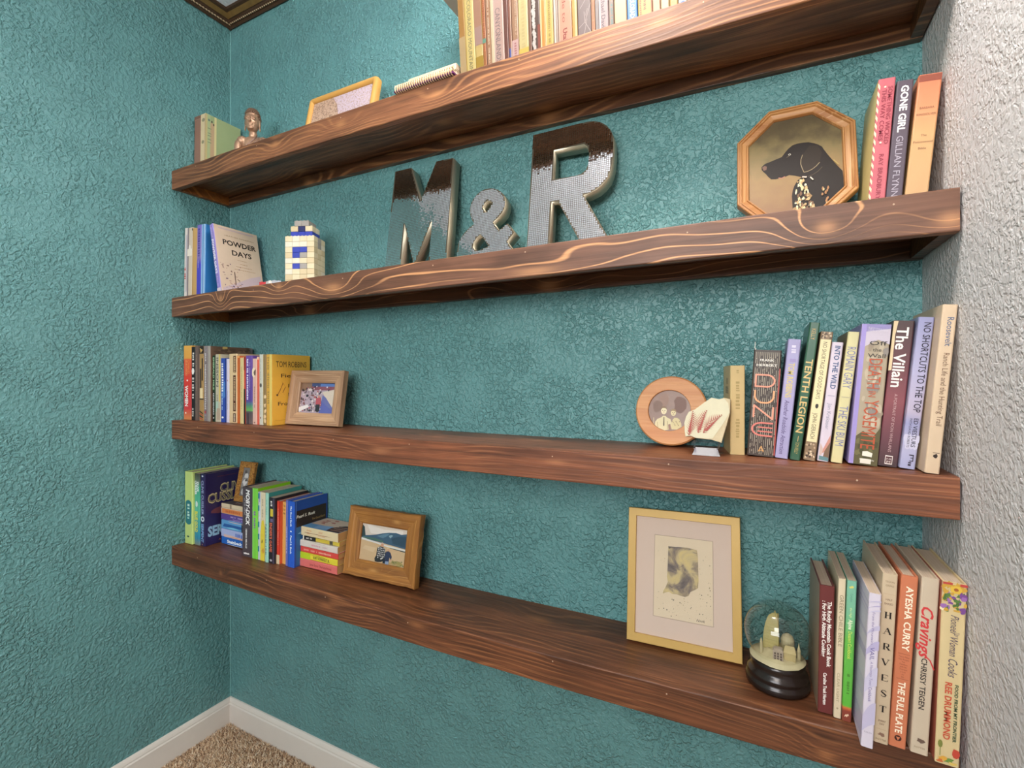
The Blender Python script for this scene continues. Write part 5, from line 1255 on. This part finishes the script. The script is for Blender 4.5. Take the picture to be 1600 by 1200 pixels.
for (b0, b1, bend) in (((-.0067, .0417), (.0001, .091), -.004), ((.012, .0475), (.0273, .0935), .004), ((.0225, .048), (.057, .0856), .006)):
    bm = bmesh.new(); A = Vector(f([b0])[0]); C = Vector(f([b1])[0]); d = (C - A); nn = Vector((-d.y, d.x)).normalized()
    M_ = 13; k = [0]
    for i in range(M_):
        q = i / (M_ - 1); p = A + d * q + nn * bend * math.sin(q * 3.14); L = .0135 * (math.sin(min(1, (1 - q) * 1.25 + .12) * 1.57)) * (1 if i > 1 else .6)
        dn = d.normalized()
        for s in (-1, 1):
            e = p + nn * s * L * .8 + dn * L * .75; w_ = dn * .0011
            k[0] += 1; poly(bm, [(z_.x, -.0008 - k[0] * 3e-6, z_.y) for z_ in (p - w_, e, p + w_ * 1.3)])
    k2 = nn * .0006; poly(bm, [(z_.x, -.0011, z_.y) for z_ in (A - k2, C, A + k2)])
    poly(bm, [(z_.x, -.00115, z_.y) for z_ in (A + nn * .0030 + d * .12, A + d * .97, A - nn * .0030 + d * .12)])
    o = mesh('leaf_print', bm, paint('a0564e', .85, var=.2, scale=200), t, fix=False)
t = thing('display_stand', 'small clear acrylic easel under the leaf print stone', 'stand', (-.1010, 1.043, sz(3, -.1) + .0006))
bm = bmesh.new()
for s in (-1, 1):
    prism(bm, [(s * .021 - .0015, .012), (s * .021 + .0015, .012), (s * .024 + .0015, .0255), (s * .024 - .0015, .0255)], .0, .004)
    tube(bm, [(s * .021, .002, .014), (s * .022, .010, .0165), (s * .024, .019, .022), (s * .024, .026, .025)], .0018, 6)
    tube(bm, [(s * .018, .003, .002), (s * .024, .024, .002), (s * .028, .045, .002)], .0018, 6)
    tube(bm, [(s * .024, .026, .025), (s * .024, .042, .045), (s * .024, .050, .080)], .0016, 6)
tube(bm, [(-.028, .045, .002), (.028, .045, .002)], .0018, 6); tube(bm, [(-.024, .050, .080), (.024, .050, .080)], .0016, 6); tube(bm, [(-.024, .0255, .0245), (.024, .0255, .0245)], .0016, 6)
mesh('clear_easel', bm, clear_glass('acrylic', (.93, .92, .95, 1), .06, 1.6), t)
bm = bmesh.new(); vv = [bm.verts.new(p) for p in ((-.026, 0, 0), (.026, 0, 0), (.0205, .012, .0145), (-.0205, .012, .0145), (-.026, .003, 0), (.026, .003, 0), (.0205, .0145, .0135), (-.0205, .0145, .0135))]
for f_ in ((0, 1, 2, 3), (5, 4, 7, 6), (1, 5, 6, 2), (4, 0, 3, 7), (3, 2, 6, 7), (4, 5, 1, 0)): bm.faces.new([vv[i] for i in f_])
g = NT('acrylic_reflection_tint'); g.base(lin('6e6a74')); g.rough(.38); g.b.inputs['Transmission Weight'].default_value = .45; g.spec(.8)  # cloudy grey puts the pale reflection on the clear lip into its colour
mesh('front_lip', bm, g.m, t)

# beach photo in a rustic wooden frame, lowest shelf
t = place('picture_frame', 'chunky rustic wooden frame with a beach photo of two people', 'picture frame', -1.1582 + .1362, 1.1025, sz(4, -1.02), 9.5, 1.8, .024)
rw = dict(dark='7c4c20', mid='bd8038', light='dca45c', freq=45, warp=7, gloss=.5, fine=.45, lmix=.5)
r1 = wood_mat('rustic_wood', seed=4.0, knots=[(.05, .18, .05, .02, 2.0), (-.02, .03, .06, .02, 2.2)], **rw)
r2 = wood_mat('rustic_wood_upright', seed=8.0, axis='z', knots=[(.03, .08, .05, .02, 1.5)], **rw)
P = rectp(.2724, .2065)
frame(t, P, [(0, .024), (0, .002), (.002, 0), (.020, .0015), (.024, .003), (.044, .005), (.0495, .0085), (.0495, .024)], [r1, r2, r1, r2], wav=.0012)
panel(t, 'photo_print', inset(P, .048), .0135, paint('d2b48a', .3))
a = Art(t, .0135, (-.0872, .0872, .0490, .1575))
a.rect('d8c8b8', 0, 1, 0, .45); a.shape('e4d8cc', [(.1, .02), (.5, .10), (.9, .05), (.9, .2), (.2, .25)])
a.shape('3c5870', [(0, .36), (.08, .33), (.2, .30), (.34, .26), (.46, .20), (.60, .155), (.75, .13), (.86, .155), (1, .11), (1, .52), (.5, .46), (0, .42)])
a.shape('5c7c90', [(.34, .30), (.48, .22), (.62, .18), (.56, .26), (.48, .33)]); a.shape('2c4458', [(.66, .30), (.80, .22), (1, .18), (1, .48), (.7, .43)]); a.shape('8ca4ac', [(.60, .24), (.66, .20), (.69, .22), (.64, .30)]); a.shape('4c6c5c', [(.03, .38), (.3, .36), (.5, .40), (.5, .44), (.02, .41)])
a.shape('2c3c3c', [(0, .05), (.05, .10), (.07, .22), (.09, .34), (0, .38)])
a.shape('dcd8d0', [(0, .40), (.3, .45), (.6, .50), (1, .53), (1, .57), (.6, .545), (.3, .49), (0, .455)]); a.shape('2c4048', [(.62, .55), (1, .575), (1, .605), (.62, .575)])
a.shape('cfae84', [(0, .455), (.3, .49), (.62, .56), (1, .605), (1, 1), (0, 1)]); a.shape('d8bc94', [(.1, .6), (.35, .62), (.3, .75), (.05, .7)])
a.shape('9c8c50', [(.72, .88), (.88, .86), (.97, .93), (.9, 1), (.7, .99)]); a.shape('b89868', [(.6, .92), (.9, .95), (.8, 1), (.5, 1)])
rr = random.Random(4)
for k in range(16): a.blob(rr.choice(('8a8048', 'a89858', '6c7040')), rr.uniform(.7, .97), rr.uniform(.86, .98), .02, .015, 6, .4, k)
a.shape('1f1c20', [(.405, .83), (.42, .96), (.36, .985), (.345, .90), (.37, .82)]); a.shape('241f22', [(.40, .78), (.56, .76), (.575, .90), (.49, .965), (.40, .985), (.355, .95)])
a.shape('2b282c', [(.385, .60), (.45, .555), (.50, .555), (.555, .60), (.58, .74), (.56, .86), (.42, .88), (.375, .80)])
for k in range(26): a.blob('d8d4d0', .41 + (k % 5) * .034 + .008 * (k // 5 % 2), .60 + (k // 5) * .052, .011, .018, 6, .3, k)
a.shape('2c3450', [(.585, .66), (.64, .64), (.68, .68), (.715, .78), (.70, .86), (.665, .80), (.66, .95), (.575, .95), (.565, .80)]); a.shape('8c9cb4', [(.585, .92), (.66, .91), (.655, .995), (.585, 1.0)]); a.shape('1f2230', [(.53, .88), (.585, .88), (.58, .985), (.53, .98)])
a.blob('d09c7c', .487, .505, .034, .058, 12); a.blob('d0a080', .628, .595, .030, .05, 12); a.shape('c8b8a8', [(.453, .49), (.46, .45), (.49, .44), (.515, .455), (.52, .49), (.49, .47)]); a.shape('d8c090', [(.595, .60), (.60, .55), (.63, .535), (.655, .56), (.66, .61), (.64, .57)])
a.blob('d09c7c', .70, .87, .015, .02, 7); a.shape('e0d8d0', [(.47, .88), (.52, .83), (.535, .85), (.49, .90)])
a.done(); panel(t, 'glass_pane', inset(P, .048), .0105, M_GLASS); panel(t, 'backing_board', inset(P, .04), .0245, M_BLACKBOARD)
easel(t, .0265, .2065, 9.5, M_BLACKBOARD, w=.06, back=.055, top=.55)

# gold frame with a splashed watercolour, lowest shelf
t = place('picture_frame', 'slim gold frame with a cream mat and a small watercolour splash', 'picture frame', -.2776 + .120, 1.116, sz(4, -.158), 10, .4, .018)
P = rectp(.2415, .2955)
GOLD = paint('c6a05a', .42, .15, .06, 30)
frame(t, P, [(0, .018), (0, .001), (.001, 0), (.0175, 0), (.0182, .001), (.0182, .018)], [GOLD])
panel(t, 'mat_board', inset(P, .0175), .0060, paint('d8c0ae', .8, var=.02))
bm = bmesh.new(); poly(bm, [(x, .0058, z) for x, z in ((-.0625, .0605), (.0650, .0605), (.0650, .2385), (-.0605, .2385))]); mesh('painted_sheet', bm, paint('e0ccae', .85, var=.03), t, fix=False)
bm = bmesh.new()
for (x0, z0, x1, z1) in ((-.0625, .0605, .0650, .0605), (.0650, .0605, .0650, .2385), (.0650, .2385, -.0605, .2385), (-.0605, .2385, -.0625, .0605)):
    d = Vector((x1 - x0, z1 - z0)).normalized(); n = Vector((-d.y, d.x)) * .0006
    poly(bm, [(x0 - n.x, .0056, z0 - n.y), (x1 - n.x, .0056, z1 - n.y), (x1 + n.x, .0056, z1 + n.y), (x0 + n.x, .0056, z0 + n.y)])
mesh('mat_bevel', bm, paint('b49c88', .8), t, fix=False)
def wash():
    g = NT('watercolour'); co = g.coord(); n = g.noise(co, 26, 5, .6, .8); n2 = g.noise(co, 14, 3, .5, .3)
    c = g.ramp(n, [(.34, lin('d2bc82')), (.44, lin('c2ae84')), (.50, lin('a08e74')), (.57, lin('7c7068')), (.68, lin('5c5254'))])
    g.base(g.mix(g.ramp(n2, [(.52, 0.0), (.68, .9)]), c, lin('d2bc7c'))); g.rough(.85); return g.m
a = Art(t, .0052, (-.0625, .0650, .0605, .2385))
ind = [(.255, .125), (.30, .135), (.42, .12), (.58, .115), (.74, .13), (.755, .2), (.76, .35), (.765, .50), (.755, .58), (.70, .61), (.63, .64), (.60, .69), (.54, .71), (.47, .705), (.40, .695), (.33, .70), (.27, .68), (.20, .70), (.165, .715), (.175, .68), (.22, .62), (.25, .56), (.235, .50), (.245, .40), (.25, .27)]
a.shape('c8b482', ind)
a.shape('6a5c50', [(.255, .125), (.40, .125), (.30, .14), (.265, .16)])
rr = random.Random(12)
for k in range(150):
    u, v = rr.uniform(.03, .97), rr.uniform(.10, .97); q = abs(rr.gauss(0, .004)) + .0025
    if v > .72 or u > .78 or (u < .2 and rr.random() < .2): a.blob(rr.choice(('5c544c', '8a7c64', 'a89468')), u, v, q, q * .72, 7, .3, k)
a.done('watercolour_print', {'c8b482': wash()})
bm = bmesh.new(); write(bm, 'Nook', (.030, .0052, .0655), (1, 0, 0), (0, 0, 1), .018, .0055, .35); mesh('lettering', bm, paint('5c4c44', .7), t, fix=False)
panel(t, 'glass_pane', inset(P, .0175), .0025, M_GLASS); panel(t, 'backing_board', inset(P, .012), .0182, M_BLACKBOARD)
easel(t, .020, .2955, 10, M_BLACKBOARD, w=.06, back=.020, top=.35)

# cork frame on the pile of six paperbacks
t = place('picture_frame', 'small narrow cork frame with a grey photo strip, on the book pile', 'picture frame', -1.683, 1.118, ZT + .0002, 12, 5, .012)
g = NT('cork'); vv = g.n('ShaderNodeTexVoronoi'); vv.inputs['Scale'].default_value = 300; g.put(vv.inputs['Vector'], g.coord())
g.base(g.ramp(g.math('ADD', g.math('MULTIPLY', vv.outputs['Color'], .6), g.math('MULTIPLY', g.noise(g.coord(), 160, 3), .5)), [(.25, lin('5c3814')), (.5, lin('96642a')), (.8, lin('b48440'))])); g.rough(.9); g.bump(vv.outputs['Distance'], .4, .001)
P = rectp(.078, .1445); frame(t, P, [(0, .012), (0, .002), (.002, 0), (.0205, 0), (.022, .002), (.022, .012)], [g.m])
panel(t, 'photo_strip', inset(P, .021), .0035, paint('9a9490', .4, var=.1))
a = Art(t, .0035, (-.018, .018, .022, .1225))
a.rect('76706c', 0, 1, 0, .35); a.blob('c8c4c0', .55, .30, .26, .12, 10, .2); a.blob('54504e', .4, .16, .2, .06, 9, .3); a.rect('8c8884', 0, 1, .36, .68); a.blob('d0ccc8', .5, .52, .3, .12, 10, .25); a.blob('5c5856', .62, .44, .18, .05, 8, .3); a.rect('74706c', 0, 1, .69, 1); a.blob('c4c0bc', .45, .85, .28, .11, 10, .2)
a.done(); panel(t, 'backing_board', inset(P, .015), .0122, M_BLACKBOARD); easel(t, .0142, .1445, 12, M_BLACKBOARD, w=.03, back=.02, top=.5)

# snow globe, lowest shelf
GX, GY = .0255, 1.087
t = thing('snow_globe', 'snow globe with a pale sail shaped tower on a dark turned base', 'snow globe', (GX, GY, sz(4, GX) + .0008))
bm = bmesh.new(); lathe(bm, [(.050, 0), (.0555, .002), (.0565, .008), (.0555, .013), (.0520, .0165), (.0525, .019), (.0535, .0225), (.0530, .026), (.0490, .031), (.0470, .036), (.0475, .041), (.0480, .045), (.0455, .049), (.0440, .0500), (.0400, .0505)], 56)
mesh('turned_base', bm, paint('2a201c', .22, .25, .3, 25, spec=.6), t, True)
GZ, GR_ = .0985, .0585
bm = bmesh.new(); bmesh.ops.create_uvsphere(bm, u_segments=48, v_segments=32, radius=GR_, matrix=Matrix.Translation((0, 0, GZ)))
bmesh.ops.delete(bm, geom=[v for v in bm.verts if v.co.z < .0495], context='VERTS')
gg = NT('globe_glass'); 
gg.m.node_tree.nodes.remove(gg.b)
trn = gg.n('ShaderNodeBsdfTransparent'); trn.inputs[0].default_value = (.96, .95, .92, 1); gls = gg.n('ShaderNodeBsdfGlossy'); gls.inputs['Roughness'].default_value = .01
lw = gg.n('ShaderNodeLayerWeight'); sc = gg.math('ADD', .06, gg.math('MULTIPLY', gg.math('POWER', lw.outputs['Facing'], 4.0), .85), clamp=True)
mxs = gg.n('ShaderNodeMixShader'); gg.t.links.new(sc, mxs.inputs[0]); gg.t.links.new(trn.outputs[0], mxs.inputs[1]); gg.t.links.new(gls.outputs[0], mxs.inputs[2]); gg.t.links.new(mxs.outputs[0], gg.out.inputs[0])
mesh('glass_globe', bm, gg.m, t, True)
# miniature landscape
CRM = paint('b8ae8a', .6, var=.08, scale=80); CRM2 = paint('b4a870', .6, var=.1, scale=80); STN = paint('a89c8c', .7, var=.15, scale=90)
bm = bmesh.new(); rr = random.Random(3)
rings = []
for i in range(7):
    r = .049 * (i / 6) ** .8; rings.append([bm.verts.new((r * math.cos(2 * math.pi * k / 24), r * math.sin(2 * math.pi * k / 24), .0515 + .016 * (1 - (i / 6) ** 2) * (1 + .25 * math.sin(k * 1.3 + i)) + rr.uniform(-.001, .001))) for k in range(24)])
for A, B in zip(rings, rings[1:]):
    for k in range(24): bm.faces.new((A[k], B[k], B[(k + 1) % 24], A[(k + 1) % 24]))
mesh('snowy_ground', bm, CRM, t, True)
bm = bmesh.new()   # sail shaped tower: straight mast side, curved sail side
H = .075; N = 14; cols = []
for i in range(N + 1):
    q = i / N; z = .060 + H * q; wl = .0185 * math.sqrt(max(0, 1 - q ** 2.2)) + .001; wr = .0075 * (1 - .25 * q)
    cols.append([bm.verts.new((-wl - .006, -.004 * (1 - q), z)), bm.verts.new((wr - .006, -.011 * (1 - q * .6), z)), bm.verts.new((wr + .003 - .006, .006 * (1 - q), z))])
for a_, b_ in zip(cols, cols[1:]):
    for k in range(3): bm.faces.new((a_[k], a_[(k + 1) % 3], b_[(k + 1) % 3], b_[k]))
bm.faces.new(cols[-1]); mesh('sail_tower', bm, CRM2, t)
bm = bmesh.new()
for i in range(1, 12):
    q = i / 13; z = .060 + H * q; wl = .0185 * math.sqrt(max(0, 1 - q ** 2.2)); wr = .0075 * (1 - .25 * q)
    tube(bm, [(-wl - .0055, -.0045 * (1 - q) - .0003, z), (wr - .006, -.0113 * (1 - q * .6), z)], .0006, 4)
tube(bm, [(.0015, -.0105, .060), (.0005, -.006, .12), (-.0045, -.002, .140)], .0012, 6)
o = mesh('tower_ribs', bm, paint('b0a468', .5), t); o['kind'] = 'stuff'
bm = bmesh.new(); box(bm, -.008, .009, -.034, -.020, .058, .078); box(bm, -.006, .007, -.032, -.022, .078, .081); mesh('stone_gatehouse', bm, STN, t)
bm = bmesh.new()
for i in range(3):
    for j in range(3): box(bm, -.006 + i * .005, -.003 + i * .005, -.0346, -.0339, .061 + j * .005, .0645 + j * .005)
o = mesh('gate_windows', bm, paint('5c5048', .7), t); o['kind'] = 'stuff'
bm = bmesh.new(); box(bm, .010, .030, -.026, -.004, .058, .074); v = [bm.verts.new(p) for p in ((.009, -.027, .074), (.031, -.027, .074), (.031, -.003, .074), (.009, -.003, .074), (.013, -.015, .083), (.028, -.015, .083))]
for f_ in ((0, 1, 5, 4), (1, 2, 5), (2, 3, 4, 5), (3, 0, 4)): bm.faces.new([v[i] for i in f_])
mesh('pale_hall', bm, paint('bcac7c', .6), t)
bm = bmesh.new(); lathe(bm, [(.0035, .055), (.003, .072), (.0035, .074), (.0015, .082), (.0003, .090)], 10, (.036, -.010, 0)); mesh('slim_minaret', bm, CRM, t)
bm = bmesh.new(); lathe(bm, [(.004, .055), (.003, .070), (.002, .084), (.0006, .089)], 8, (-.028, -.018, 0)); mesh('snow_spire', bm, CRM, t)
bm = bmesh.new(); lathe(bm, [(.012, .058), (.012, .082), (.009, .089), (.003, .093)], 16, (.018, .014, 0)); mesh('round_hall', bm, CRM, t)

# toy made of plain building bricks (a generic stand-in), second shelf
def brick_bm(w_, d_, h_, studs):
    bm = bev_box(-w_ / 2, w_ / 2, -d_ / 2, d_ / 2, 0, h_, .0006, 1)
    for i in range(studs[0]):
        for j in range(studs[1]):
            lathe(bm, [(.0030, h_), (.0030, h_ + .0022)], 8, (-w_ / 2 + w_ * (i + .5) / studs[0], -d_ / 2 + d_ * (j + .5) / studs[1], 0))
    return bm
BC = [paint(c, .25, var=.03) for c in ('d8c8a4', 'cdb992', 'dcd2bc', '3440a0', '9c948c', '2a2c58')]
t = thing('toy_brick_tower', 'cream and blue tower of toy building bricks beside the cream book', 'toy', (-1.305, 1.085, sz(2, -1.305) + .0008), (0, 0, R(22)))
rr = random.Random(17); proto = {}
def brick(sz_, mi, loc, rz=0):
    k = (sz_, mi)
    if k not in proto:
        o = mesh('brick', brick_bm(sz_[0] - .0004, sz_[1] - .0004, .0168, (max(1, round(sz_[0] / .012)), max(1, round(sz_[1] / .012)))), BC[mi], t); proto[k] = o.data
        o.location = loc; o.rotation_euler = (0, 0, rz)
    else:
        o = bpy.data.objects.new('brick', proto[k]); COL.objects.link(o); o.parent = t; o.location = loc; o.rotation_euler = (0, 0, rz)
for L in range(12):
    z = L * .0172; nx = 4 if L < 9 else (3 if L < 11 else 2); ny = 3 if L < 9 else 2; W = nx * .024; Dp = ny * .024
    odd = L % 2
    for side in (-1, 1):
        xs = [-W / 2 + .024 * (i + .5) for i in range(nx)]
        for i, x in enumerate(xs):
            mi = rr.choices((0, 1, 2), (4, 2, 2))[0]
            if L in (9,): mi = 3
            if L in (3, 5, 6) and i in (1, 2) and side < 0 and rr.random() < .6: mi = rr.choice((3, 4))
            if L == 10 and i == 1: mi = 5
            if L == 11: mi = 4
            brick((.024, .024), mi, (x, side * (Dp / 2 - .012), z))
    for side in (-1, 1):
        for j in range(ny - 2):
            mi = rr.choices((0, 1, 3, 4), (5, 3, 1 if L in (4, 5, 6) else 0, .4))[0] if L != 9 else 3
            brick((.024, .024), mi, (side * (W / 2 - .012), -Dp / 2 + .024 * (j + 1.5), z))
for (c, x, y, rz, lb) in (('b83434', -1.405, 1.012, .4, 'loose red toy brick beside the cream book, second shelf'), ('e0dcd4', -1.378, 1.010, -.3, 'loose white toy brick next to the red one'), ('8c9098', -1.350, 1.015, .8, 'loose grey toy brick in front of the brick tower')):
    q = thing('toy_brick', lb, 'toy brick', (x, y, sz(2, x) + .0008), (0, 0, rz), 'loose toy bricks'); bm = brick_bm(.026, .013, .0125, (2, 1)); mesh('brick_body', bm, paint(c, .25), q)

# bronze coloured statue bust, topmost shelf
t = thing('buddha_statue', 'small bronze coloured Buddha statue beside the sage green book', 'statue', (-1.578, 1.092, sz(1, -1.578) + .0008), (0, 0, R(36)))
bm = bmesh.new()
def ell(c, r, rot=None):
    m = Matrix.Translation(c) @ (rot or Matrix()) @ Matrix.Diagonal((*r, 1)); bmesh.ops.create_uvsphere(bm, u_segments=20, v_segments=14, radius=1, matrix=m)
ell((0, 0, .150), (.0235, .026, .032)); ell((0, -.003, .132), (.0185, .0205, .019)); ell((0, .002, .174), (.0225, .0235, .014)); ell((0, .003, .187), (.012, .012, .011))
ell((0, -.0275, .1445), (.0045, .0062, .0052)); ell((0, -.0255, .152), (.0032, .0046, .010)); ell((0, -.0205, .1225), (.009, .006, .006))   # nose, chin
ell((0, -.0222, .1352), (.0085, .0048, .0020)); ell((0, -.0222, .1310), (.0070, .0048, .0022))                                     # lips
for s in (-1, 1):
    ell((s * .0100, -.0222, .1508), (.0062, .0040, .0028)); ell((s * .0102, -.0218, .1580), (.0082, .0052, .0019), Matrix.Rotation(s * .25, 4, 'Y'))
    ell((s * .0235, .002, .146), (.0028, .006, .016)); ell((s * .0240, 0, .127), (.0026, .0042, .009))            # long ears
    ell((s * .034, .004, .083), (.018, .019, .018)); ell((s * .047, .000, .058), (.0125, .0145, .030)); ell((s * .036, -.022, .028), (.012, .026, .012), Matrix.Rotation(s * .5, 4, 'Z'))
    ell((s * .030, -.026, .012), (.036, .018, .012), Matrix.Rotation(-s * .2, 4, 'Z'))
ell((0, .004, .107), (.0135, .0135, .018)); ell((0, .006, .075), (.037, .022, .028)); ell((0, .006, .040), (.033, .022, .035)); ell((0, -.004, .010), (.055, .036, .0105))
o = mesh('statue_body', bm, paint('b48e72', .36, .45, .3, 70), t)
md = o.modifiers.new('remesh', 'REMESH'); md.mode = 'VOXEL'; md.voxel_size = .0013; md.use_smooth_shade = True
md = o.modifiers.new('smooth', 'SMOOTH'); md.factor = .5; md.iterations = 4
bm = bmesh.new()
for i in range(7):
    z = .160 + i * .0052; rad = .0243 * math.sqrt(max(.05, 1 - ((z - .158) / .040) ** 2)); n_ = max(6, int(rad * 2 * math.pi / .0052))
    for k in range(n_):
        a_ = 2 * math.pi * (k + .5 * (i % 2)) / n_
        if z < .1745 and math.sin(a_) < -.30: continue
        bmesh.ops.create_icosphere(bm, subdivisions=1, radius=.0031, matrix=Matrix.Translation((rad * math.cos(a_), rad * 1.06 * math.sin(a_) + .001, z)))
o = mesh('hair_curls', bm, paint('80624e', .45, .4, .3, 70), t, True); o['kind'] = 'stuff'
bm = bmesh.new()
tube(bm, [(.020, -.016, .098), (.012, -.024, .080), (-.004, -.026, .064), (-.024, -.020, .050), (-.040, -.012, .042)], .0022, 6); tube(bm, [(.026, -.014, .094), (.018, -.022, .074), (.000, -.025, .056), (-.022, -.020, .042)], .0018, 6)
tube(bm, [(.036, -.013, .090), (.030, -.018, .068), (.020, -.022, .048)], .0018, 6)
mesh('robe_folds', bm, paint('a08070', .4, .5, .2, 70), t, True)['kind'] = 'stuff'

# rounded tan frame, topmost shelf
t = place('picture_frame', 'low tan frame with rounded corners and a speckled print, topmost shelf', 'picture frame', -1.3218 + .128, 1.092, sz(1, -1.19), 12, 0, .022)
W, H, rc_ = .300, .190, .016
P = []
for cx, cz, a0 in ((W / 2 - rc_, rc_, -90), (W / 2 - rc_, H - rc_, 0), (-W / 2 + rc_, H - rc_, 90), (-W / 2 + rc_, rc_, 180)):
    for k in range(5): P.append((cx + rc_ * math.cos(R(a0 + 22.5 * k)), cz + rc_ * math.sin(R(a0 + 22.5 * k))))
bm = bmesh.new(); pr = [(0, .022), (-.0005, .010), (.002, .004), (.006, .0008), (.0105, 0), (.015, .0012), (.0185, .005), (.0195, .010), (.0195, .022)]
rg = [[bm.verts.new((p[0], y, p[1])) for p in (inset(P, s) if s < rc_ - .001 else [(math.copysign(min(abs(p[0]), W / 2 - s), p[0]), min(max(p[1], s), H - s)) for p in P])] for s, y in pr]
for q in range(len(pr)):
    A, B = rg[q], rg[(q + 1) % len(pr)]
    for k in range(len(P)):
        try: bm.faces.new((A[k], A[(k + 1) % len(P)], B[(k + 1) % len(P)], B[k]))
        except ValueError: pass
o = mesh('rounded_frame', bm, paint('cf9a4e', .4, var=.1, scale=15), t); smooth_by_angle(o, 50)
g = NT('speckled_print'); n = g.noise(g.coord(), 190, 4, .7)
g.base(g.ramp(n, [(.34, lin('8a7468')), (.44, lin('c0a49c')), (.52, lin('cdb8c0')), (.64, lin('c4b4cc')), (.72, lin('9a8cac'))])); g.rough(.5)
panel(t, 'speckled_print', rectp(W - .036, H - .036) if False else [(-W / 2 + .0185, .0185), (W / 2 - .0185, .0185), (W / 2 - .0185, H - .0185), (-W / 2 + .0185, H - .0185)], .010, g.m)
g = NT('tan_print'); n = g.noise(g.coord(), 170, 4, .7); g.base(g.ramp(n, [(.36, lin('6c5448')), (.46, lin('b08e76')), (.6, lin('c8a890')), (.7, lin('a8947c'))])); g.rough(.5)
bm = bmesh.new(); poly(bm, [(-W / 2 + .0185, .0096, .0185), (.02, .0096, .0185), (-.02, .0096, .14), (-.045, .0096, H - .0185), (-W / 2 + .0185, .0096, H - .0185)]); mesh('tan_print_corner', bm, g.m, t, fix=False)
easel(t, .022, .19, 12, M_BLACKBOARD, w=.05, back=.03, top=.6)

# spiral notebook and booklet lying at the front edge, topmost shelf
xa, xb = -.8475, -.664
zt = max(sz(1, xa), sz(1, xb)) + .0006
t = thing('spiral_notebook', 'purple backed spiral notebook lying at the front of the topmost shelf', 'notebook', ((xa + xb) / 2, .9765, zt))
w2 = (xb - xa) / 2
bm = bmesh.new(); box(bm, -w2, w2, .002, .150, 0, .0046); mesh('back_cover', bm, paint('5c2458', .4), t)
bm = bmesh.new(); box(bm, -w2 + .001, w2 - .001, .0175, .149, .0048, .0150); mesh('pages', bm, PG['white'], t)
bm = bmesh.new(); box(bm, -w2, w2, .013, .150, .0152, .0168); mesh('front_cover', bm, paint('d8c8a8', .5), t)
bm = bmesh.new(); n_ = 26
for k in range(n_):
    x = -w2 + .006 + (2 * w2 - .012) * k / (n_ - 1)
    tube(bm, [(x, .0075 + .0085 * math.cos(a_), .0085 + .0095 * math.sin(a_)) for a_ in [2 * math.pi * i / 10 for i in range(10)]], .0017, 6, True)
o = mesh('spiral_binding', bm, paint('d8bc96', .35, .1), t, True); o['kind'] = 'stuff'
t = thing('booklet', 'thin cream booklet lying on top of the spiral notebook', 'booklet', ((xa + xb) / 2 + .019, .9925, zt + .0190))
w3 = w2 - .0195
bm = bmesh.new(); box(bm, -w3, w3, 0, .125, .0005, .0110); mesh('pages', bm, PG['white'], t)
bm = bmesh.new(); box(bm, -w3 - .0005, w3 + .0005, -.001, .126, .0112, .0124); box(bm, -w3 - .0005, w3 + .0005, -.001, -.0002, 0, .0112); mesh('cover', bm, paint('d6c6a4', .5), t)
bm = bmesh.new(); rr = random.Random(2); x = -w3 + .004
while x < w3 - .006:
    q = rr.uniform(.0012, .0035); poly(bm, [(x, -.0013, .003), (x + q, -.0013, .003), (x + q, -.0013, .0085), (x, -.0013, .0085)]); x += q + rr.uniform(.0008, .0025)
o = mesh('printed_pattern', bm, paint('b09468', .6), t, fix=False); o['kind'] = 'stuff'
